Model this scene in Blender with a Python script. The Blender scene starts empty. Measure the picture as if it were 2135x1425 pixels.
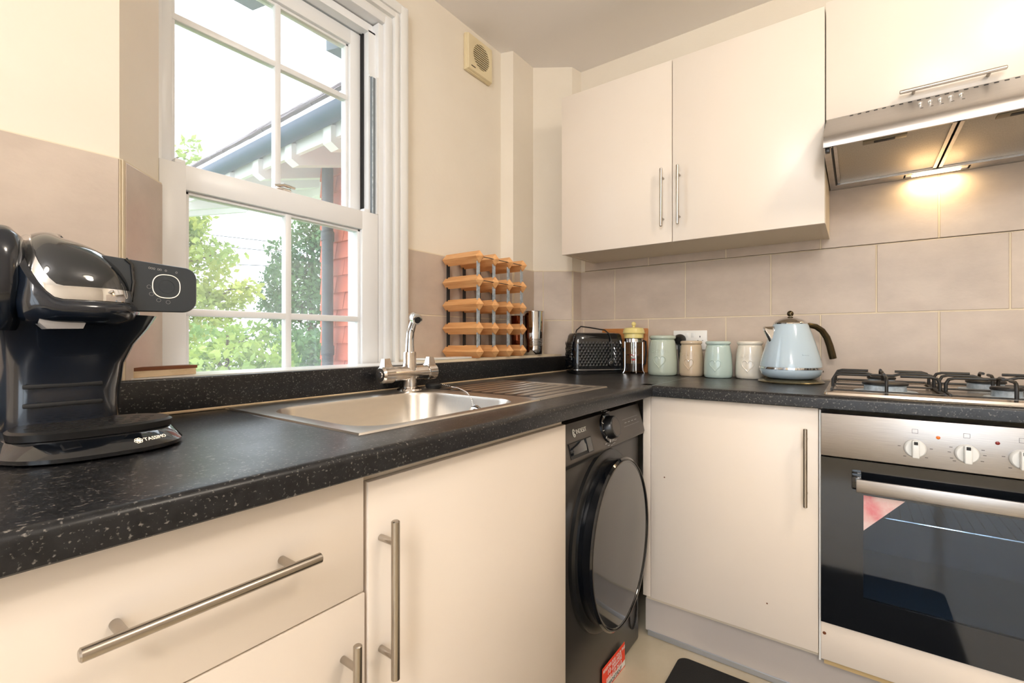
import bpy, bmesh, math, random
from math import sin, cos, pi, radians as rad
from mathutils import Vector as V, Matrix as MX
random.seed(7)
SC = bpy.context.scene
COL = SC.collection
CZ = 1.078                                   # lens height above the floor

# ---------------------------------------------------------------- camera
cam_d = bpy.data.cameras.new('camera')
cam = bpy.data.objects.new('camera', cam_d); COL.objects.link(cam)
cam.location = (0, 0, CZ)
cam.rotation_euler = (rad(90), 0, rad(36.30 - 90))
cam_d.sensor_width = 36; cam_d.lens = 36 * 976.7 / 2135
cam_d.shift_y = -4.5 / 2135
cam_d.clip_start = 0.02
SC.camera = cam

# ---------------------------------------------------------------- world, exposure
w = bpy.data.worlds.new('sky'); SC.world = w; w.use_nodes = True
bg = w.node_tree.nodes['Background']
bg.inputs['Color'].default_value = (0.86, 0.93, 1.0, 1)
bg.inputs['Strength'].default_value = 2.1
vs = SC.view_settings
vs.view_transform = 'Standard'; vs.look = 'None'; vs.exposure = 1.1; vs.gamma = 1
vs.use_curve_mapping = False
SC.cycles.use_denoising = True
SC.cycles.max_bounces = 10; SC.cycles.diffuse_bounces = 5; SC.cycles.glossy_bounces = 5
SC.cycles.transparent_max_bounces = 16; SC.cycles.transmission_bounces = 8
SC.cycles.sample_clamp_indirect = 6; SC.cycles.caustics_reflective = False; SC.cycles.caustics_refractive = False

# unseen ceiling lamps, the first two added as room fill (fittings built below)
LAMPS = [(-1.0, -0.25), (-1.9, -0.6), (0.85, -0.75)]
def lamp(name, loc, radius, power, col):
    d = bpy.data.lights.new(name, 'POINT'); d.shadow_soft_size = radius; d.energy = power; d.color = col
    o = bpy.data.objects.new(name, d); COL.objects.link(o); o.location = loc
    return o
for i, (lx, ly) in enumerate(LAMPS):
    lamp('unseen_lamp_light', (lx, ly, 2.29), 0.12, (12, 25, 11)[i], ((1.0, 0.97, 0.95), (1.0, 0.97, 0.95), (1.0, 0.90, 0.78))[i])

# ---------------------------------------------------------------- materials
def L(c):
    return tuple(((x / 255) / 12.92 if x / 255 <= 0.04045 else (((x / 255) + 0.055) / 1.055) ** 2.4) for x in c) + (1,)
MATS = {}
def mat(name, col, rough=0.5, metal=0.0, noise=None, bump=None, coat=0, spec=None, emit=None, aniso=None, trans=0, ior=None, alpha=1):
    m = bpy.data.materials.new(name); m.use_nodes = True; MATS[name] = m
    nt = m.node_tree; N = nt.nodes; K = nt.links
    b = N['Principled BSDF']
    b.inputs['Base Color'].default_value = L(col); b.inputs['Roughness'].default_value = rough
    b.inputs['Metallic'].default_value = metal
    if coat: b.inputs['Coat Weight'].default_value = coat; b.inputs['Coat Roughness'].default_value = 0.06
    if spec is not None: b.inputs['Specular IOR Level'].default_value = spec
    if trans: b.inputs['Transmission Weight'].default_value = trans
    if ior: b.inputs['IOR'].default_value = ior
    if emit: b.inputs['Emission Color'].default_value = L(emit[0]); b.inputs['Emission Strength'].default_value = emit[1]
    if alpha < 1: b.inputs['Alpha'].default_value = alpha
    if noise or bump:
        tc = N.new('ShaderNodeTexCoord'); mp = N.new('ShaderNodeMapping'); K.new(tc.outputs['Object'], mp.inputs['Vector'])
    if noise:                               # (second colour, scale, stretch xyz, lo, hi)
        c2, sc_, st, lo, hi = noise
        mp.inputs['Scale'].default_value = st
        n = N.new('ShaderNodeTexNoise'); n.inputs['Scale'].default_value = sc_; n.inputs['Detail'].default_value = 5
        n.inputs['Roughness'].default_value = 0.6
        K.new(mp.outputs['Vector'], n.inputs['Vector'])
        r = N.new('ShaderNodeValToRGB'); r.color_ramp.elements[0].position = lo; r.color_ramp.elements[1].position = hi
        r.color_ramp.elements[0].color = L(col); r.color_ramp.elements[1].color = L(c2)
        K.new(n.outputs['Fac'], r.inputs['Fac']); K.new(r.outputs['Color'], b.inputs['Base Color'])
    if bump:                                # (scale, strength, distance)
        n2 = N.new('ShaderNodeTexNoise'); n2.inputs['Scale'].default_value = bump[0]; n2.inputs['Detail'].default_value = 4
        K.new(mp.outputs['Vector'], n2.inputs['Vector'])
        bp = N.new('ShaderNodeBump'); bp.inputs['Strength'].default_value = bump[1]; bp.inputs['Distance'].default_value = bump[2]
        K.new(n2.outputs['Fac'], bp.inputs['Height']); K.new(bp.outputs['Normal'], b.inputs['Normal'])
    return m
one = (1, 1, 1)
mat('wall_paint', (235, 226, 211), 0.75, noise=((231, 221, 205), 3, one, .35, .7), bump=(60, .05, .01))
mat('wall_taupe', (196, 186, 174), 0.8)
mat('ceiling_paint', (240, 236, 234), 0.85, bump=(50, .05, .01))
mat('white_gloss', (236, 236, 234), 0.28, spec=.5)
mat('pvc', (232, 233, 234), 0.32)
mat('grey_track', (120, 128, 134), 0.4)
mat('rubber', (22, 23, 25), 0.6)
mat('tile', (203, 187, 172), 0.36, noise=((186, 170, 156), 7, (1, 1, 1.6), .3, .75), bump=(90, .06, .004))
mat('grout', (226, 212, 186), 0.8)
mat('door_cream', (234, 223, 211), 0.30, noise=((231, 219, 206), 2, one, .3, .7))
mat('carcass', (226, 214, 194), 0.45)
mat('edge_band', (205, 178, 130), 0.5)
mat('plinth', (196, 188, 182), 0.3, coat=.2)
mat('steel_brushed', (176, 172, 168), 0.30, 1, noise=((206, 202, 198), 30, (.6, .6, 60), .3, .7))
mat('steel_brushed_y', (182, 178, 175), 0.36, 1, noise=((162, 158, 155), 20, (60, .8, 60), .3, .7))
mat('steel_sink', (200, 196, 190), 0.31, 1, noise=((206, 201, 194), 16, (1, 14, 4), .3, .7), bump=(260, .02, .001))
mat('steel_handle', (176, 168, 158), 0.26, 1)
mat('hob_steel', (196, 184, 170), 0.22, 1, noise=((178, 168, 156), 12, (20, 1, 1), .3, .7))
mat('chrome', (225, 226, 228), 0.06, 1, bump=(30, .02, .002))
mat('chrome_worn', (214, 208, 202), 0.13, 1, noise=((196, 184, 172), 45, one, .45, .75), bump=(120, .05, .001))
mat('galvanised', (196, 208, 218), 0.45, .35, noise=((140, 152, 162), 60, one, .35, .7))
mat('dark_steel', (70, 74, 78), 0.4, .8)
mat('wood_rack', (228, 176, 120), 0.42, noise=((206, 144, 88), 9, (9, .8, 9), .38, .7))
mat('wood_end', (204, 128, 62), 0.55, noise=((184, 108, 46), 60, one, .3, .7))
mat('wood_board', (196, 132, 72), 0.5, noise=((168, 104, 50), 8, (8, 1, 8), .35, .7))
mat('packing', (214, 192, 160), 0.7, noise=((188, 158, 120), 14, (.5, 4, 4), .4, .7))
mat('brown_edge', (112, 62, 30), 0.6)
mat('black_gloss', (13, 16, 21), 0.07, coat=.6)
mat('machine_navy', (17, 25, 37), 0.16, coat=.5, noise=((15, 22, 32), 4, one, .3, .7))
mat('machine_lid', (30, 34, 38), 0.05, coat=.8)
mat('panel_grey', (52, 58, 64), 0.28)
mat('black_plastic', (16, 16, 17), 0.38)
mat('black_satin', (24, 24, 25), 0.3)
mat('cast_black', (22, 22, 23), 0.42)
mat('washer_grey', (66, 63, 60), 0.30, .35, noise=((60, 57, 55), 4, one, .3, .7))
mat('washer_panel', (72, 66, 60), 0.34, .3)
mat('washer_glass', (46, 46, 46), 0.06, coat=.7)
mat('print_white', (230, 228, 222), 0.5)
mat('print_grey', (150, 150, 150), 0.5)
mat('print_dark', (60, 58, 56), 0.6)
mat('cream_glow', (250, 236, 214), 0.4, emit=((250, 232, 205), .35))  # cream with a faint glow put in, for dial ring and logo
mat('red_sticker', (238, 62, 26), 0.45)
mat('white_plastic', (232, 232, 230), 0.3)
mat('spout_grey', (176, 172, 170), 0.35)
mat('knob_white', (224, 226, 226), 0.22, coat=.4)
mat('fan_cream', (226, 210, 172), 0.45)
mat('fan_dark', (58, 40, 24), 0.7)
mat('sage', (186, 198, 184), 0.12, coat=.6)
mat('beige_glaze', (204, 184, 158), 0.12, coat=.6)
mat('mint', (188, 208, 202), 0.12, coat=.6)
mat('cream_glaze', (234, 226, 212), 0.12, coat=.6)
mat('kettle_blue', (186, 206, 220), 0.10, coat=.7)
mat('bronze', (84, 74, 54), 0.18, .9)
mat('lemon', (232, 216, 142), 0.3, coat=.3)
mat('coffee', (46, 26, 14), 0.4)
mat('amber', (106, 48, 20), 0.12, .8)
mat('olive_base', (120, 112, 88), 0.25, .7)
mat('red_print', (190, 40, 34), 0.5)
mat('filter_mesh', (190, 184, 172), 0.42, .7, noise=((168, 162, 150), 220, (.4, 3, 3), .35, .7))
mat('latch', (128, 118, 96), 0.4, .5)
mat('lamp_lens', (255, 240, 210), 0.3, emit=((255, 226, 176), 14))
mat('ceiling_lens', (255, 250, 240), 0.4, emit=((255, 236, 208), 5))
mat('orange_led', (214, 110, 30), 0.25)
mat('red_led', (120, 18, 14), 0.25)
mat('oven_cavity', (92, 104, 116), 0.35, .2)
mat('paper_pink', (232, 206, 204), 0.7, noise=((214, 92, 106), 9, one, .52, .78))
mat('vinyl', (202, 190, 166), 0.13, noise=((190, 178, 154), 6, one, .35, .7))
mat('alu_strip', (188, 194, 206), 0.3, .8)
mat('mat_black', (34, 33, 32), 0.95, bump=(420, .8, .004))
mat('green_sponge', (40, 150, 70), 0.8)
mat('terracotta', (196, 100, 74), 0.7, noise=((176, 80, 56), 5, one, .3, .7))
mat('roof_tile', (118, 104, 104), 0.8, noise=((88, 80, 84), 12, one, .3, .7))
mat('gutter_grey', (62, 80, 104), 0.5)
mat('pipe_black', (52, 55, 62), 0.45)
mat('render_white', (222, 220, 218), 0.8)
mat('rafter_paint', (118, 126, 138), 0.8)
mat('bark', (92, 74, 58), 0.9)
mat('lawn', (110, 138, 70), 0.95, noise=((86, 112, 54), 3, one, .3, .7))
mat('cable', (70, 74, 80), 0.6)

def worktop_mat():
    m = mat('worktop', (26, 27, 29), 0.34, spec=.42)
    nt = m.node_tree; N = nt.nodes; K = nt.links; b = N['Principled BSDF']
    tc = N.new('ShaderNodeTexCoord')
    n1 = N.new('ShaderNodeTexNoise'); n1.inputs['Scale'].default_value = 230; n1.inputs['Detail'].default_value = 3
    n2 = N.new('ShaderNodeTexNoise'); n2.inputs['Scale'].default_value = 70; n2.inputs['Detail'].default_value = 4
    for n in (n1, n2): K.new(tc.outputs['Object'], n.inputs['Vector'])
    r1 = N.new('ShaderNodeValToRGB'); e = r1.color_ramp.elements
    e[0].position = .60; e[0].color = (0, 0, 0, 1); e[1].position = .70; e[1].color = (1, 1, 1, 1)
    r2 = N.new('ShaderNodeValToRGB'); e = r2.color_ramp.elements
    e[0].position = .3; e[0].color = L((17, 18, 21)); e[1].position = .7; e[1].color = L((32, 33, 36))
    K.new(n1.outputs['Fac'], r1.inputs['Fac']); K.new(n2.outputs['Fac'], r2.inputs['Fac'])
    mx = N.new('ShaderNodeMix'); mx.data_type = 'RGBA'
    K.new(r1.outputs['Color'], mx.inputs[0]); K.new(r2.outputs['Color'], mx.inputs[6]); mx.inputs[7].default_value = L((112, 108, 104))
    K.new(mx.outputs[2], b.inputs['Base Color'])
    n3 = N.new('ShaderNodeTexNoise'); n3.inputs['Scale'].default_value = 9; n3.inputs['Detail'].default_value = 6
    K.new(tc.outputs['Object'], n3.inputs['Vector'])
    mr = N.new('ShaderNodeMapRange'); mr.inputs[3].default_value = .24; mr.inputs[4].default_value = .40
    K.new(n3.outputs['Fac'], mr.inputs[0]); K.new(mr.outputs[0], b.inputs['Roughness'])
    bp = N.new('ShaderNodeBump'); bp.inputs['Strength'].default_value = .12; bp.inputs['Distance'].default_value = .001
    K.new(n1.outputs['Fac'], bp.inputs['Height']); K.new(bp.outputs['Normal'], b.inputs['Normal'])
worktop_mat()
def glass_mat(name, tint=(1, 1, 1), haze=0.0, refl=1.0):
    m = bpy.data.materials.new(name); m.use_nodes = True; MATS[name] = m
    nt = m.node_tree; N = nt.nodes; K = nt.links; N.remove(N['Principled BSDF'])
    out = N['Material Output']
    t = N.new('ShaderNodeBsdfTransparent'); t.inputs['Color'].default_value = (*tint, 1)
    g = N.new('ShaderNodeBsdfGlossy'); g.inputs['Roughness'].default_value = .02
    lw = N.new('ShaderNodeLayerWeight'); lw.inputs['Blend'].default_value = .5
    pw = N.new('ShaderNodeMath'); pw.operation = 'POWER'; pw.inputs[1].default_value = 4; K.new(lw.outputs['Facing'], pw.inputs[0])
    fr = N.new('ShaderNodeMath'); fr.operation = 'MULTIPLY_ADD'; fr.inputs[1].default_value = .75; fr.inputs[2].default_value = .05; K.new(pw.outputs[0], fr.inputs[0])
    a = N.new('ShaderNodeMixShader'); K.new(fr.outputs[0], a.inputs[0]); K.new(t.outputs[0], a.inputs[1]); K.new(g.outputs[0], a.inputs[2])
    if haze:
        d = N.new('ShaderNodeBsdfTranslucent'); d.inputs['Color'].default_value = (.95, .97, 1, 1)
        tc = N.new('ShaderNodeTexCoord'); n = N.new('ShaderNodeTexNoise'); n.inputs['Scale'].default_value = 9; n.inputs['Detail'].default_value = 6
        K.new(tc.outputs['Object'], n.inputs['Vector'])
        mr = N.new('ShaderNodeMapRange'); mr.inputs[3].default_value = haze * .5; mr.inputs[4].default_value = haze * 1.4
        K.new(n.outputs['Fac'], mr.inputs[0])
        c = N.new('ShaderNodeMixShader'); K.new(mr.outputs[0], c.inputs[0]); K.new(a.outputs[0], c.inputs[1]); K.new(d.outputs[0], c.inputs[2])
        a = c
    K.new(a.outputs[0], out.inputs['Surface'])
glass_mat('window_glass', (.98, .99, 1), .06)
glass_mat('clear_glass', (.93, .92, .88))
glass_mat('oven_glass', (.60, .68, .76))
def leaf_mat(name, c1, c2):
    m = mat(name, c1, .6, noise=(c2, 1.3, one, .35, .65))
    nt = m.node_tree; N = nt.nodes; K = nt.links; b = N['Principled BSDF']
    t = N.new('ShaderNodeBsdfTranslucent'); mx = N.new('ShaderNodeMixShader'); mx.inputs[0].default_value = .4
    K.new(b.inputs['Base Color'].links[0].from_socket, t.inputs['Color'])
    K.new(b.outputs[0], mx.inputs[1]); K.new(t.outputs[0], mx.inputs[2]); K.new(mx.outputs[0], N['Material Output'].inputs['Surface'])
leaf_mat('leaf_maple', (112, 142, 74), (186, 190, 96))
leaf_mat('leaf_dark', (60, 96, 62), (104, 136, 84))
leaf_mat('leaf_shrub', (100, 140, 72), (182, 200, 104))
leaf_mat('leaf_hedge', (68, 106, 68), (112, 148, 88))

# ---------------------------------------------------------------- mesh helpers
OFF = {}
class B:
    def __init__(s): s.bm = bmesh.new()
    def box(s, x0, x1, y0, y1, z0, z1, bev=0, seg=2):
        r = bmesh.ops.create_cube(s.bm, size=1)
        for v in r['verts']: v.co = V(((x0 + x1) / 2 + v.co.x * (x1 - x0), (y0 + y1) / 2 + v.co.y * (y1 - y0), (z0 + z1) / 2 + v.co.z * (z1 - z0)))
        if bev:
            es = list({e for v in r['verts'] for e in v.link_edges})
            bmesh.ops.bevel(s.bm, geom=es, offset=bev, segments=seg, profile=.5, affect='EDGES', clamp_overlap=True)
        return s
    def loft(s, rings, cap=True, closed=True):
        vs_ = [[s.bm.verts.new(V(p)) for p in r] for r in rings]
        n = len(rings[0])
        for a, b in zip(vs_, vs_[1:]):
            for i in range(n if closed else n - 1):
                j = (i + 1) % n
                s.bm.faces.new((a[i], a[j], b[j], b[i]))
        if cap and closed:
            s.bm.faces.new(vs_[0][::-1]); s.bm.faces.new(vs_[-1])
        return s
    def tube(s, pts, r, n=10, cap=True, flat=1.0):
        pts = [V(p) for p in pts]; rs = r if isinstance(r, (list, tuple)) else [r] * len(pts)
        T = []
        for i in range(len(pts)):
            a = pts[max(i - 1, 0)]; b = pts[min(i + 1, len(pts) - 1)]; T.append((b - a).normalized())
        u = T[0].orthogonal().normalized(); rings = []
        for i, p in enumerate(pts):
            u = (u - T[i] * u.dot(T[i])).normalized(); v = T[i].cross(u)
            rings.append([p + (u * cos(2 * pi * k / n) + v * sin(2 * pi * k / n) * flat) * rs[i] for k in range(n)])
        return s.loft(rings, cap)
    def cyl(s, p, q, r, r2=None, n=24): return s.tube([p, q], [r, r if r2 is None else r2], n)
    def lathe(s, prof, c=(0, 0, 0), n=32, sx=1, sy=1, cap=True, M=None):
        rings = [[V((r * sx * cos(2 * pi * k / n), r * sy * sin(2 * pi * k / n), z)) for k in range(n)] for r, z in prof]
        if M is not None: rings = [[M @ p for p in r] for r in rings]
        rings = [[p + V(c) for p in r] for r in rings]
        return s.loft(rings, cap)
    def prism(s, poly, vec):
        return s.loft([[V(p) for p in poly], [V(p) + V(vec) for p in poly]])
    def sph(s, c, r, u=16, v=10):
        if not isinstance(r, (tuple, list)): r = (r, r, r)
        prof = [(max(sin(pi * k / v), 1e-4), -cos(pi * k / v)) for k in range(v + 1)]
        rings = [[V((c[0] + r[0] * a * cos(2 * pi * k / u), c[1] + r[1] * a * sin(2 * pi * k / u), c[2] + r[2] * z)) for k in range(u)] for a, z in prof]
        return s.loft(rings)
    def surf(s, fn, nu, nv):
        g = [[s.bm.verts.new(V(fn(i / nu, j / nv))) for j in range(nv + 1)] for i in range(nu + 1)]
        for i in range(nu):
            for j in range(nv): s.bm.faces.new((g[i][j], g[i + 1][j], g[i + 1][j + 1], g[i][j + 1]))
        return s
    def face(s, pts): s.bm.faces.new([s.bm.verts.new(V(p)) for p in pts]); return s
    def bevel_all(s, off, seg=2, ang=50):
        es = [e for e in s.bm.edges if len(e.link_faces) == 2 and e.calc_face_angle() > rad(ang)]
        bmesh.ops.bevel(s.bm, geom=es, offset=off, segments=seg, profile=.5, affect='EDGES', clamp_overlap=True); return s
    def xf(s, M): s.bm.transform(M); return s
    def obj(s, name, m, parent=None, smooth=True, ang=38, fix=True):
        if fix: bmesh.ops.recalc_face_normals(s.bm, faces=s.bm.faces)
        if parent is not None and parent in OFF: s.bm.transform(MX.Translation(-OFF[parent]))
        me = bpy.data.meshes.new(name); s.bm.to_mesh(me); s.bm.free()
        if smooth:
            for p in me.polygons: p.use_smooth = True
            me.set_sharp_from_angle(angle=rad(ang))
        me.materials.append(MATS[m])
        o = bpy.data.objects.new(name, me); COL.objects.link(o)
        if parent is not None:
            o.parent = parent
            if parent in OFF: OFF[o] = OFF[parent]
        return o
def tag(o, label, cat, group=None, kind=None):
    if label: o['label'] = label
    if cat: o['category'] = cat
    if group: o['group'] = group
    if kind: o['kind'] = kind
    return o
def thing(name, label, cat, loc=(0, 0, 0), rz=0, group=None, kind=None, world=True):
    o = bpy.data.objects.new(name, None); COL.objects.link(o); o.empty_display_size = .05
    o.location = loc; o.rotation_euler = (0, 0, rz)
    if world: OFF[o] = V(loc)
    return tag(o, label, cat, group, kind)
def struct(o, label=None):
    o['kind'] = 'structure'
    if label: o['label'] = label
    return o
def copy_tree(o, parent=None):
    c = o.copy(); COL.objects.link(c)
    if parent is not None: c.parent = parent
    for ch in list(o.children): copy_tree(ch, c)
    return c
def se(cx, cy, hx, hy, z, n=4, N=48):
    out = []
    for k in range(N):
        t = 2 * pi * k / N; c, s_ = cos(t), sin(t)
        out.append(V((cx + hx * math.copysign(abs(c) ** (2 / n), c), cy + hy * math.copysign(abs(s_) ** (2 / n), s_), z)))
    return out
def frame_M(o, right, up):
    r = V(right).normalized(); u = V(up).normalized(); n = r.cross(u)
    return MX(((r.x, u.x, n.x, o[0]), (r.y, u.y, n.y, o[1]), (r.z, u.z, n.z, o[2]), (0, 0, 0, 1)))
def text_mesh(s, size, ext=.0004, align='CENTER', space=1.0):
    cu = bpy.data.curves.new('t', 'FONT'); cu.body = s; cu.size = size; cu.extrude = ext; cu.align_x = align; cu.align_y = 'CENTER'
    cu.space_character = space; cu.resolution_u = 3
    o = bpy.data.objects.new('t', cu); COL.objects.link(o)
    dg = bpy.context.evaluated_depsgraph_get()
    me = bpy.data.meshes.new_from_object(o.evaluated_get(dg))
    bpy.data.objects.remove(o); bpy.data.curves.remove(cu)
    return me
def text(name, s, size, m, parent, M, ext=.0004, align='CENTER', space=1.0, bend=None):
    me = text_mesh(s, size, ext, align, space); me.name = name
    if bend:                                 # wrap round a vertical drum: fn(x, y, z) -> world point
        for v in me.vertices: v.co = bend(v.co)
    else: me.transform(M)
    if parent in OFF: me.transform(MX.Translation(-OFF[parent]))
    me.materials.clear(); me.materials.append(MATS[m])
    o = bpy.data.objects.new(name, me); COL.objects.link(o); o.parent = parent
    if parent in OFF: OFF[o] = OFF[parent]
    return o
XR, YU = (1, 0, 0), (0, 0, 1)                # text on a face that looks towards -Y reads along +X
def on_negY(x, y, z): return frame_M((x, y, z), (1, 0, 0), (0, 0, 1))
def on_negX(x, y, z): return frame_M((x, y, z), (0, -1, 0), (0, 0, 1))

# ================================================================ THE ROOM
YW, YL, XB = 1.195, 1.405, 2.2                # tiled pier left, recessed wall right of the window, hob wall
ZC = 2.482
XM, YM = -2.4, -1.9                           # far walls behind the camera
struct(B().box(XM - .1, XB + .1, YM - .1, 1.52, -.06, 0).obj('floor', 'vinyl', smooth=False), 'pale cream glossy vinyl floor of the kitchen')
struct(B().box(XM - .1, XB + .1, YM - .1, 1.60, ZC, ZC + .08).obj('ceiling', 'ceiling_paint', smooth=False), 'plain off-white painted ceiling')
def foot(b, pts, z0, z1): return b.prism([(x, y, z0) for x, y in pts], (0, 0, z1 - z0))
b = B()
foot(b, [(XM - .1, YW), (.292, YW), (.408, 1.362), (.408, 1.52), (XM - .1, 1.52)], 0, ZC)
wl = struct(b.obj('wall_left', 'wall_paint', smooth=False), 'cream painted pier with splayed window reveal and beige tiles')
b = B()
foot(b, [(1.12, YL), (1.82, YL), (1.84, 1.345), (2.015, 1.345), (2.13, 1.18), (XB, 1.165), (XB + .15, 1.165), (XB + .15, 1.52), (1.12, 1.52)], 0, ZC)
foot(b, [(.408, 1.372), (1.12, 1.372), (1.12, 1.52), (.408, 1.52)], 2.26, ZC)
foot(b, [(.30, YW + .002), (1.12, YW + .002), (1.12, 1.52), (.409, 1.52), (.409, 1.3625)], 0, .90)
foot(b, [(1.12, YW + .002), (2.11, YW + .002), (2.01, 1.344), (1.84, 1.344), (1.82, 1.404), (1.12, 1.404)], 0, .983)
ww = struct(b.obj('wall_window', 'wall_paint', smooth=False), 'cream painted wall with boxed-in corner beside the window')
wb = struct(B().box(XB, XB + .15, YM - .1, 1.165, 0, ZC).obj('wall_back', 'wall_paint', smooth=False), 'cream painted wall behind the hob')
struct(B().box(XM - .1, XB + .15, YM - .12, YM, 0, ZC).obj('wall_right', 'wall_taupe', smooth=False), 'plain taupe wall')
b = B()                                        # rear wall with an opening for the added window
b.box(XM - .12, XM, YM, -1.6, 0, ZC); b.box(XM - .12, XM, .4, YW, 0, ZC)
b.box(XM - .12, XM, -1.6, .4, 0, .25); b.box(XM - .12, XM, -1.6, .4, 2.15, ZC)
struct(b.obj('wall_rear', 'wall_paint', smooth=False), 'plain cream wall with an added window')

# ---- tiles
TP, TZ = .3445, [.918, 1.176, 1.430, 1.684]
def tile_seg(parent, p0, p1, z0, z1, joints, th=.008, ztop2=None):
    p0, p1 = V((*p0, 0)), V((*p1, 0)); d = p1 - p0; ln = d.length; d.normalize(); n = V((d.y, -d.x, 0))
    # n points into the room for segments laid out left to right
    cuts = [0] + sorted(j for j in joints if .012 < j < ln - .012) + [ln]
    g = .0022
    for a, c in zip(cuts, cuts[1:]):
        A, C = p0 + d * (a + g), p0 + d * (c - g)
        zt = [z1 - g, z1 - g]
        if ztop2 is not None: zt = [z1 - g, ztop2 - g]
        e = .0012
        q = [A + V((0, 0, z0 + g)), C + V((0, 0, z0 + g)), C + V((0, 0, zt[1])), A + V((0, 0, zt[0]))]
        ctr = sum(q, V()) / 4
        inn = [p + (ctr - p).normalized() * e * 1.5 + n * th for p in q]
        mid = [p + n * (th - e) for p in q]
        B().loft([q, mid, inn]).obj('tile', 'tile', parent, smooth=False)
def grout_seg(parent, p0, p1, z0, z1, th=.006, ztop2=None):
    p0, p1 = V((*p0, 0)), V((*p1, 0)); d = (p1 - p0).normalized(); n = V((d.y, -d.x, 0))
    q = [p0 + V((0, 0, z0)), p1 + V((0, 0, z0)), p1 + V((0, 0, ztop2 or z1)), p0 + V((0, 0, z1))]
    B().prism(q, n * th).obj('grout', 'grout', parent, smooth=False)
# hob wall: runs from the corner (y = 1.165) towards -y
def yj(off): return [1.165 - (off - TP * k) for k in range(-2, 12)]
rowA = [1.165 - y for y in [.973 - TP * k for k in range(-1, 10)]]
rowB = [1.165 - y for y in [.801 + TP - TP * k for k in range(0, 10)]]
Y0 = -1.35
grout_seg(wb, (XB, 1.165), (XB, Y0), TZ[0], TZ[2] + .002)
tile_seg(wb, (XB, 1.165), (XB, Y0), TZ[0], TZ[1], rowB)
tile_seg(wb, (XB, 1.165), (XB, Y0), TZ[1], TZ[2], rowA)
grout_seg(wb, (XB, 1.14), (XB, Y0), TZ[2], TZ[3])
tile_seg(wb, (XB, 1.14), (XB, Y0), TZ[2], TZ[3], [j - .025 for j in rowB])
# left pier + splayed reveal
grout_seg(wl, (-1.0, YW), (.292, YW), TZ[0], 1.441)
tile_seg(wl, (-1.0, YW), (.292, YW), TZ[0], TZ[1], [.26, .26 + TP, .26 + 2 * TP])
tile_seg(wl, (-1.0, YW), (.292, YW), TZ[1], 1.441, [.09, .09 + TP, .09 + 2 * TP])
grout_seg(wl, (.292, YW), (.4085, 1.3625), .99, 1.441, ztop2=1.4575)
tile_seg(wl, (.296, YW + .006), (.4085, 1.3625), .99, 1.441, [], ztop2=1.4565)
# right of the window, boxed corner
for p0, p1, ja, jb in (((1.20, YL), (1.82, YL), [.255], [.60]), ((1.82, YL), (1.84, 1.345), [], []), ((1.84, 1.345), (2.015, 1.345), [.166], [.166]),
                       ((2.015, 1.345), (2.13, 1.18), [.052], [.052]), ((2.13, 1.18), (XB - .008, 1.1667), [], [])):
    z0 = .99 if p0[0] < 2.1 else TZ[0]
    grout_seg(ww, p0, p1, z0, TZ[2] + .002)
    tile_seg(ww, p0, p1, z0, TZ[1], ja); tile_seg(ww, p0, p1, TZ[1], TZ[2], jb)

# ---- window ledge
b = B(); foot(b, [(.315, YW + .022), (.315, YW + .03), (.40, 1.355), (1.15, 1.355), (1.15, YW + .022)], .978, .9955)
struct(b.obj('window_sill', 'white_gloss', smooth=False), 'white painted sill strip in front of the sash window')
b = B(); foot(b, [(1.152, YW + .0225), (2.085, YW + .0225), (2.00, 1.336), (1.845, 1.336), (1.815, 1.396), (1.152, 1.396)], .984, 1.003)
led = struct(b.obj('trim_1', 'grout', smooth=False), 'cream tiled ledge behind the upstand')

# ---- sash window
W = thing('window_1', 'white sash window with four panes in each sash', None, (.73, 1.40, .90), kind='structure')
YS = 1.36
def zr(v): return CZ + v
b = B()                                        # outer frame: jambs, head, cill
b.box(.400, .424, 1.395, 1.50, .90, 2.25); b.box(1.056, 1.078, 1.362, 1.50, .90, 2.20, .002); b.box(.408, 1.078, 1.395, 1.50, 2.165, 2.20)
b.box(.408, 1.12, 1.362, 1.50, .90, .935); b.box(1.078, 1.105, 1.352, 1.50, .90, 2.235, .006); b.box(.408, 1.081, 1.3527, 1.4995, 2.2052, 2.2345, .006)
b.obj('frame', 'pvc', W)
b = B()                                        # side tracks of the upper sash opening
b.box(1.050, 1.0565, 1.362, 1.380, 1.52, 2.005, .001); b.box(1.028, 1.050, 1.374, 1.3799, 2.0022, 2.010)
b.obj('track_cover', 'white_plastic', W)
B().box(1.0275, 1.0565, 1.380, 1.50, .94, 2.166).obj('jamb', 'pvc', W, smooth=False)
B().box(.424, 1.0565, 1.380, 1.415, 2.1605, 2.168).obj('head_jamb', 'pvc', W, smooth=False)
B().box(1.034, 1.051, 1.371, 1.3795, 1.522, 2.002).obj('track', 'grey_track', W, smooth=False)
b = B(); b.tube([(1.038, 1.3715, 1.522), (1.038, 1.3715, 2.002)], .0026, 8); b.obj('track_bead', 'galvanised', W)
B().box(1.0222, 1.0275, 1.405, 1.44, .95, 2.165).obj('seal', 'rubber', W, smooth=False)
b = B()                                        # architrave, stepped mouldings, right side and head
for x0, x1, y in ((1.105, 1.122, 1.366), (1.122, 1.14, 1.352), (1.14, 1.153, 1.362), (1.153, 1.185, 1.356), (1.185, 1.196, 1.364), (1.196, 1.204, 1.372)):
    t = x0 - 1.105
    b.box(x0, x1, y, 1.404, .986, 2.235 + x1 - 1.105, .003); b.box(.409, x1 - .0005, y + .0003, 1.404, 2.235 + t, 2.235 + x1 - 1.105, .003)
b.box(.98, 1.19, 1.3745, 1.4035, 2.242, 2.315)
b.obj('architrave', 'white_gloss', W)
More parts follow.
